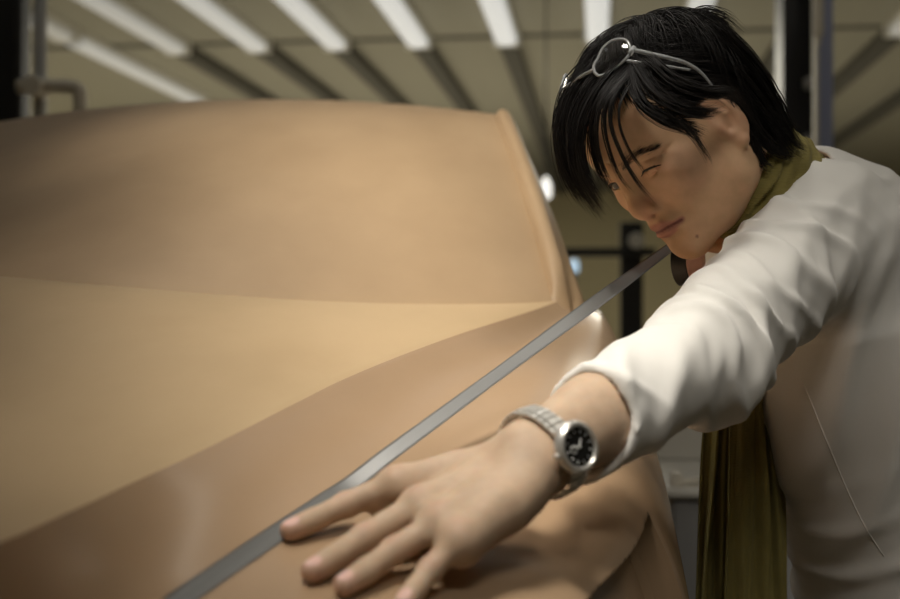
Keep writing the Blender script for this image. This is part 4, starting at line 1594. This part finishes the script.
mb = MB()
NL = 30
for i in range(NL):
    th = math.pi / 2 + (i + .5) * 2 * math.pi / NL
    if abs(((th - math.pi / 2 + math.pi) % (2 * math.pi)) - math.pi) < .36: continue
    p, n = wrist(th)
    tg = unit(np.cross(WAX, n))
    seg = float(np.linalg.norm(wrist(th + math.pi / NL)[0] - wrist(th - math.pi / NL)[0])) * .93
    for w0, w1, hh in ((-.0088, -.0045, .0024), (-.0041, .0041, .0030), (.0045, .0088, .0024)):
        ctr = p + WAX * ((w0 + w1) / 2) + n * hh * .5
        Mx = Matrix((( *(tg * seg), 0), (*(WAX * (w1 - w0)), 0), (*(n * hh), 0), (0, 0, 0, 1))).transposed()
        Mx.translation = Vector(ctr)
        r = bmesh.ops.create_cube(mb.bm, size=1.0, matrix=Mx)
        es = list({e for v in r['verts'] for e in v.link_edges})
        bmesh.ops.bevel(mb.bm, geom=es, offset=.0005, segments=1, affect='EDGES')
mb.build('bracelet', M['steel'], wt)
cc = WC + WDO * (max(float(np.interp(math.pi / 2 + x, _ths, _rr)) * math.cos(x) for x in np.linspace(-.55, .55, 15)) + .0008)
CR = .0190
case = MB().lathe(cc, WDO, [(0, -.0005), (CR - .002, -.0005), (CR, .0006), (CR + .0006, .0026), (CR, .0050), (CR - .0012, .0066), (CR - .0042, .0070), (CR - .0048, .0058), (0, .0058)], 48).build('case', M['steel'], wt)
auto_smooth(case, 35)
auto_smooth(MB().lathe(cc, WDO, [(CR - .0042, .0069), (CR - .0036, .0080), (CR - .0016, .0079), (CR - .0004, .0064), (CR - .0042, .0064), (CR - .0042, .0069)], 48).build('bezel', M['steel'], wt), 40)
dl = MB().lathe(cc, WDO, [(0, .0059), (CR - .0044, .0059), (CR - .0044, .0064), (0, .0064)], 48).build('dial', M['dial'], wt)
mk = MB()
for k in range(12):
    a_ = k * math.pi / 6
    dv = SD * math.sin(a_) - WAX * math.cos(a_)
    mk.tube([cc + dv * .0102 + WDO * .0065, cc + dv * .0124 + WDO * .0065], .0003, 6)
mk.lathe(cc + WAX * .0055 + WDO * .0064, WDO, [(.0030, 0), (.0030, .0003), (.0024, .0003), (.0024, 0), (.0030, 0)], 24)
mk.build('hour_markers', M['dial_mark'], dl)
for a_, ln in ((.9, .0065), (2.9, .0095)):
    dv = SD * math.sin(a_) - WAX * math.cos(a_)
    MB().tube([cc - dv * .0015 + WDO * .0068, cc + dv * ln + WDO * .0068], [.00055, .0003], 6).build('watch_hand', M['dial_mark'], wt)
MB().lathe(cc + WAX * (CR + .0002) + WDO *   .0032, WAX, [(0, 0), (.0024, 0), (.0026, .0006), (.0026, .0026), (.0020, .0032), (0, .0032)], 18).build('crown', M['steel'], wt)
for s in (-1, 1):
    for w in (-.0085, .0085):
        p0 = cc + SD * s * (CR - .003) + WAX * w + WDO * .0024
        p1, n1 = wrist(math.pi / 2 - s * .40, .0015)
        MB().tube([p0, (p0 + p1 + WAX * w) / 2 + WDO * .0010, p1 + WAX * w], [.0024, .0023, .0019], 8).build('lug', M['steel'], wt, True)

# ---------------------------------------------------------------- clear safety glasses pushed up on the hair
CAP_BVH = BVHTree.FromPolygons([tuple(x) for x in hair_cap_v], [tuple(x) for x in hair_cap_q.tolist()])


def on_hair(px, py, out):
    o = W(px, py, .3); dr = unit(W(px, py, 1.0) - CAMV)
    hit = CAP_BVH.ray_cast(Vector(o), Vector(dr))
    if hit[0] is None:
        near_ = CAP_BVH.find_nearest(Vector(W(px, py, 1.20)))
        p = np.array(near_[0]); n = np.array(near_[1])
    else:
        p, n = np.array(hit[0]), np.array(hit[1])
    for _ in range(12):
        q = p - dr * 0
        dist = CAP_BVH.find_nearest(Vector(q))[3]
        if dist >= out: break
        p = p - dr * (out - dist) * .9
    return p


RIM_PX = [(595, 73), (600, 76), (611, 71), (622, 62), (629, 55), (630, 47), (625, 40), (613, 40.5), (603, 48), (598, 58), (594, 66)]
rim_l = w2h(np.array([on_hair(x, y, .0175) for x, y in RIM_PX]))
ctr_l = rim_l.mean(0)
# lens: fit a gentle plane so the rim does not follow every lump of the hair
uu, ss, vt = np.linalg.svd(rim_l - ctr_l)
fit = rim_l - ((rim_l - ctr_l) @ vt[2])[:, None] * vt[2] * .75
lens_n = vt[2] * (1 if vt[2] @ (ctr_l - CAP_C) > 0 else -1)
print('lens local', ctr_l.round(3), fit[:, 0].round(3))
tem = w2h(np.array([on_hair(x, y, o) for x, y, o in ((634, 50, .0175), (652, 54, .0175), (671, 58.5, .0165), (686, 63, .013), (698, 70, .012), (706, 78, .011), (712, 86, .010))]))
low_ = w2h(np.array([on_hair(x, y, o) for x, y, o in ((627, 61, .0185), (640, 62.5, .0190), (655, 64, .0190), (672, 67, .0175), (690, 70, .0150))]))
M['clear_frame'] = new_mat('clear_plastic', (.70, .72, .73), .15)
b_ = bsdf(M['clear_frame']); b_.inputs['Transmission Weight'].default_value = .55; b_.inputs['IOR'].default_value = 1.49
M['lens'] = new_mat('clear_lens', (1, 1, 1), .03)
b_ = bsdf(M['lens']); b_.inputs['Transmission Weight'].default_value = 1.0; b_.inputs['IOR'].default_value = 1.5
gl_root = empty('safety_glasses', h2w(ctr_l)[0], 'clear framed safety glasses pushed up on the black hair', 'glasses')
for sg in (1, -1):
    S = np.array((sg, 1, 1.0))
    ring = catmull(np.vstack([fit, fit[:1]]) * S, 60)[:-1]
    ring_w = h2w(ring)
    nw = (lens_n * S) @ HB
    MB().tube(list(ring_w) + [ring_w[0]], .0016, 8, cap=False).build('rim', M['clear_frame'], gl_root, True)
    # domed lens, a millimetre and a half thick
    rr = [ring_w.mean(0) + (ring_w - ring_w.mean(0)) * f + nw * (.0035 * (1 - f * f)) for f in np.linspace(1, .12, 9)]
    rr2 = [x - nw * .0013 for x in rr]
    nv = len(ring_w)
    VV_ = np.vstack(rr + rr2)
    fa = grid_faces(9, nv, True); fb = grid_faces(9, nv, True)[:, ::-1] + 9 * nv
    j = np.arange(nv); j2 = (j + 1) % nv
    rimq = np.stack([j, 9 * nv + j, 9 * nv + j2, j2], 1)
    lo_ = np_mesh('lens', VV_, np.vstack([fa, fb, rimq]), None, gl_root)
    bm = bmesh.new(); bm.from_mesh(lo_.data); bm.verts.ensure_lookup_table()
    bm.faces.new([bm.verts[8 * nv + k] for k in range(nv)]); bm.faces.new([bm.verts[17 * nv + k] for k in range(nv)][::-1])
    bmesh.ops.recalc_face_normals(bm, faces=bm.faces[:]); bm.to_mesh(lo_.data); bm.free()
    lo_.data.materials.append(M['lens']); lo_.data.shade_smooth()
    t1 = h2w(catmull(tem * S, 40)); t2 = h2w(catmull(low_ * S, 26))
    arm = MB().tube(list(t1), [.0021] * 10 + list(np.linspace(.0021, .0013, 30)), 8)
    arm.tube(list(t2), list(np.linspace(.0017, .0012, 26)), 8)
    arm.build('temple', M['clear_frame'], gl_root, True)
    hg = h2w((tem[:1] * .6 + fit[5:6] * .25 + low_[:1] * .15) * S)[0]
    MB().tube([hg + (h2w(tem[:1] * S)[0] - h2w(low_[:1] * S)[0]) * .35, hg - (h2w(tem[:1] * S)[0] - h2w(low_[:1] * S)[0]) * .35], .0026, 10).build('hinge', M['clear_frame'], gl_root, True)
inner = fit[[0, 10]].mean(0)
br = np.array([inner, inner * np.array((.4, 1, 1)) + lens_n * np.array((0, 1, 1)) * .003, inner * np.array((-.4, 1, 1)) + lens_n * np.array((0, 1, 1)) * .003, inner * np.array((-1, 1, 1))])
MB().tube(list(h2w(catmull(br, 16))), .0018, 8).build('bridge', M['clear_frame'], gl_root, True)
# ---------------------------------------------------------------- ceiling lamps: a row of lit strips that ends at the seam, unlit channels beyond


def lamp(x, ya, yb, strength, label, tilt=0.0):
    r = empty('ceiling_lamp', (x, (ya + yb) / 2, ZC), label, 'lamp', 'lit strip lamps on the ceiling')
    MB().box(np.array((x - .10, ya, ZC - .05)), np.array((x + .10, yb, ZC)), .008).build('housing', M['white_paint'], r)
    m = emit('lit_tube', (.86, .88, .88), strength * .82)
    auto_smooth(MB().tube([(x, ya + .03, ZC - .085), (x, yb - .10, ZC - .085)], .092, 20, flat=((0, 0, 1), .45)).build('diffuser', m, r), 50)
    MB().box(np.array((x - .115, yb - .10, ZC - .12)), np.array((x + .115, yb, ZC)), .012).build('end_cap', M['white_paint'], r)
    return r


LX = [-3.70, -2.97, -2.27, -1.55, -.79, -.02, .75, 2.44]
LS_ = [.22, .36, .48, .58, .62, .62, .50, .16]  # frame-edge darkening is put into the strengths of the outer lamps
LL = ['strip lamp on the ceiling, the second lit one from the left', 'strip lamp on the ceiling, the third lit one from the left', 'strip lamp on the ceiling, the fourth lit one from the left', 'strip lamp on the ceiling, the fifth lit one from the left',
      'strip lamp on the ceiling left of the hair, sixth from the left', 'strip lamp on the ceiling just behind the left side of the hair', 'strip lamp on the ceiling behind the right side of the hair', 'dim strip lamp on the ceiling at the far right edge']
for x, s, l in zip(LX, LS_, LL):
    lamp(x, 5.75 if abs(x - .75) < .01 else 1.6, 10.58, s, l)
lamp(-4.45, 9.2, 9.95, .10, 'short dim strip lamp on the ceiling, behind the grey pole at far left')
lamp(-4.45, 10.05, 13.4, .22, 'long strip lamp on the ceiling reaching down to the clay roof, leftmost long one')
n_tr = 2
for x in [-3.70, -2.97, -2.27, -1.55, -.79, -.02, .75, 1.6, 2.44, 3.3]:
    o = MB().box(np.array((x - .075, 10.75, ZC - .10)), np.array((x + .075, 25.8, ZC))).build('trim_%d' % n_tr, M['ceiling_dark'])
    tag(o, kind='structure'); n_tr += 1

# ---------------------------------------------------------------- machines and posts behind the model
def X3(px, d): return W(px, 300, d)[:2]


def upright(mb, px0, px1, d, z0, z1, depth=.2, bevel=.006):
    a, b = W(px0, 300, d), W(px1, 300, d)
    lo = np.array((min(a[0], b[0]), min(a[1], b[1]) , z0)); hi = np.array((max(a[0], b[0]), min(a[1], b[1]) + depth, z1))
    return mb.box(lo, hi, bevel)


def zpx(py, d): return CAM_Z + (299.5 - py) / FPX * d


# measuring machine at the left: black column, slim grey pole, jointed arm
mx_ = empty('measuring_machine', (*X3(10, 4.2), 0), 'black measuring machine with grey pole and jointed arm behind the clay roof', 'machine')
upright(MB(), -110, 27, 4.3, 0.0, 2.55, .10, .02).build('column', M['black'], mx_)
pa = W(40, 300, 4.15)
MB().tube([(pa[0], pa[1], 0.06), (pa[0], pa[1], 2.75)], .022, 16).build('pole', M['grey_metal'], mx_, True)
MB().lathe((pa[0], pa[1], 0), (0, 0, 1), [(0, 0), (.16, 0), (.16, .03), (.04, .07), (0, .07)], 24).build('foot', M['black'], mx_)
ar = [W(18, 87, 4.1), W(45, 86, 4.1), W(70, 87, 4.1), W(78, 90, 4.1), W(80, 99, 4.1), W(80, 122, 4.1)]
MB().tube(list(catmull(np.array(ar), 30)), .024, 12).build('arm', M['cream_metal'], mx_, True)
auto_smooth(MB().lathe(W(36, 87, 4.1) - FWD * .05, FWD, [(0, 0), (.030, 0), (.033, .01), (.033, .10), (0, .10)], 24).build('joint', M['cream_metal'], mx_), 40)

# dark column and blue grey post behind the shoulder
col = empty('machine_column', (*X3(798, 5.2), 0), 'tall black machine column standing behind the black hair', 'column')
upright(MB(), 783, 812, 5.2, 0.0, ZC, .25).build('column_body', M['black'], col)
br_ = MB()
for py in (84, 140):
    br_.box(np.minimum(W(806, py + 3, 5.12), W(818, py - 3, 5.22)), np.maximum(W(806, py + 3, 5.12), W(818, py - 3, 5.22)), .004)
br_.build('brackets', M['grey_metal'], col)
post = empty('steel_post', (*X3(824, 4.9), 0), 'slim blue grey steel post right of the black machine column', 'post')
upright(MB(), 818, 833, 4.9, 0.0, 3.1, .06, .004).build('upright_bar', M['blue_grey'], post)
upright(MB(), 815, 819, 4.88, 0.0, 3.0, .05, .003).build('side_rail', M['cream_metal'], post)
p0, p1 = W(818, -40, 4.75), W(818, 34, 4.75)
auto_smooth(MB().tube([p0, p1, W(818, 37, 4.75), W(818, 46, 4.75)], [.022, .022, .012, .010], 16).build('cylinder', M['cream_metal'], post), 40)

# stand with a cross bar between car and face
st = empty('equipment_stand', (*X3(631, 7.0), 0), 'dark equipment stand with a cross bar far behind the tape', 'stand')
upright(MB(), 620, 643, 7.0, 0.0, zpx(222, 7.0), .12).build('mast', M['black'], st)
a, b = W(556, 252, 7.0), W(655, 252, 7.0)
MB().box(np.array((a[0], a[1] - .02, zpx(257, 7.0))), np.array((b[0], a[1] + .03, zpx(248, 7.0))), .004).build('cross_bar', M['black'], st)
auto_smooth(MB().lathe(W(635, 241, 6.93), -FWD, [(0, 0), (.035, 0), (.045, .05), (.03, .055), (0, .05)], 24).build('dial_head', M['white_paint'], st), 40)
upright(MB(), 607, 668, 7.0, 0.0, .05, .5).build('base', M['black'], st)

# small lamps
pl = empty('pendant_lamp', W(546, 189, 9.0), 'small bright white lamp showing just right of the windscreen pillar', 'lamp')
q = W(546, 189, 9.0)
MB().tube([q + UPV * .09, np.array((q[0], q[1], ZC))], .006, 8).build('cable', M['black'], pl, True)
auto_smooth(MB().lathe(q - UPV * .075, (0, 0, 1), [(0, 0), (.035, .01), (.042, .05), (.038, .11), (.02, .15), (0, .17)], 24).build('bulb', M['lamp_white'], pl), 60)
bl = empty('signal_post', (*X3(574, 8.0), 0), 'slim post with a small blue signal light beside the pillar foot', 'signal light')
q = W(574, 266, 8.0)
MB().tube([(q[0], q[1], 0), (q[0], q[1], q[2] - .03)], .018, 10).build('post', M['dark_grey'], bl, True)
auto_smooth(MB().lathe(q - UPV * .04, (0, 0, 1), [(0, 0), (.030, 0), (.032, .05), (.022, .078), (0, .085)], 20).build('signal_lamp', M['lamp_blue'], bl), 60)

# low white bench along the right, seen between car, scarf and shirt
wb = empty('workbench', (*X3(740, 3.3), 0), 'white workbench with back panel seen between the car and the scarf', 'workbench')
a, b = W(663, 300, 3.2), W(930, 300, 3.2)
ya = a[1]
MB().box(np.array((a[0], ya, zpx(497, 3.2))), np.array((b[0], ya + .62, zpx(489, 3.2))), .004).build('worktop', M['white_paint'], wb)
MB().box(np.array((a[0], ya + .58, zpx(488, 3.2))), np.array((b[0], ya + .62, zpx(405, 3.2))), .004).build('back_panel', M['white_paint'], wb)
MB().box(np.array((a[0] + .02, ya + .05, .08)), np.array((b[0] - .02, ya + .58, zpx(497.5, 3.2))), .003).build('cabinet', M['grey_metal'], wb)
MB().box(np.array((a[0] + .04, ya + .10, 0)), np.array((b[0] - .04, ya + .55, .08))).build('toe_kick', M['black'], wb)
for k in range(3):
    x0 = a[0] + .03 + k * (b[0] - a[0] - .06) / 3; x1 = a[0] + .03 + (k + 1) * (b[0] - a[0] - .06) / 3 - .008
    dr_ = MB().box(np.array((x0, ya + .03, .10)), np.array((x1, ya + .0495, zpx(503, 3.2))), .004).build('door', M['platform'], wb)
    MB().tube([(x1 - .06, ya + .012, zpx(527, 3.2)), (x1 - .02, ya + .012, zpx(527, 3.2))], .010, 8).build('handle', M['black'], dr_, True)
vp = W(690, 487, 3.24)
vs = empty('bench_clamp', (vp[0], vp[1], zpx(489, 3.2)), 'small metal clamp lying on the white workbench beside the fender', 'clamp')
mbv = MB().tube([(vp[0] - .05, vp[1], zpx(489, 3.2) + .011), (vp[0] + .03, vp[1] + .02, zpx(489, 3.2) + .011)], .010, 10)
mbv.build('bar', M['cream_metal'], vs, True)
MB().box(np.array((vp[0] - .05, vp[1] - .015, zpx(489, 3.2) + .0005)), np.array((vp[0] - .02, vp[1] + .015, zpx(489, 3.2) + .04)), .004).build('jaw', M['cream_metal'], vs)
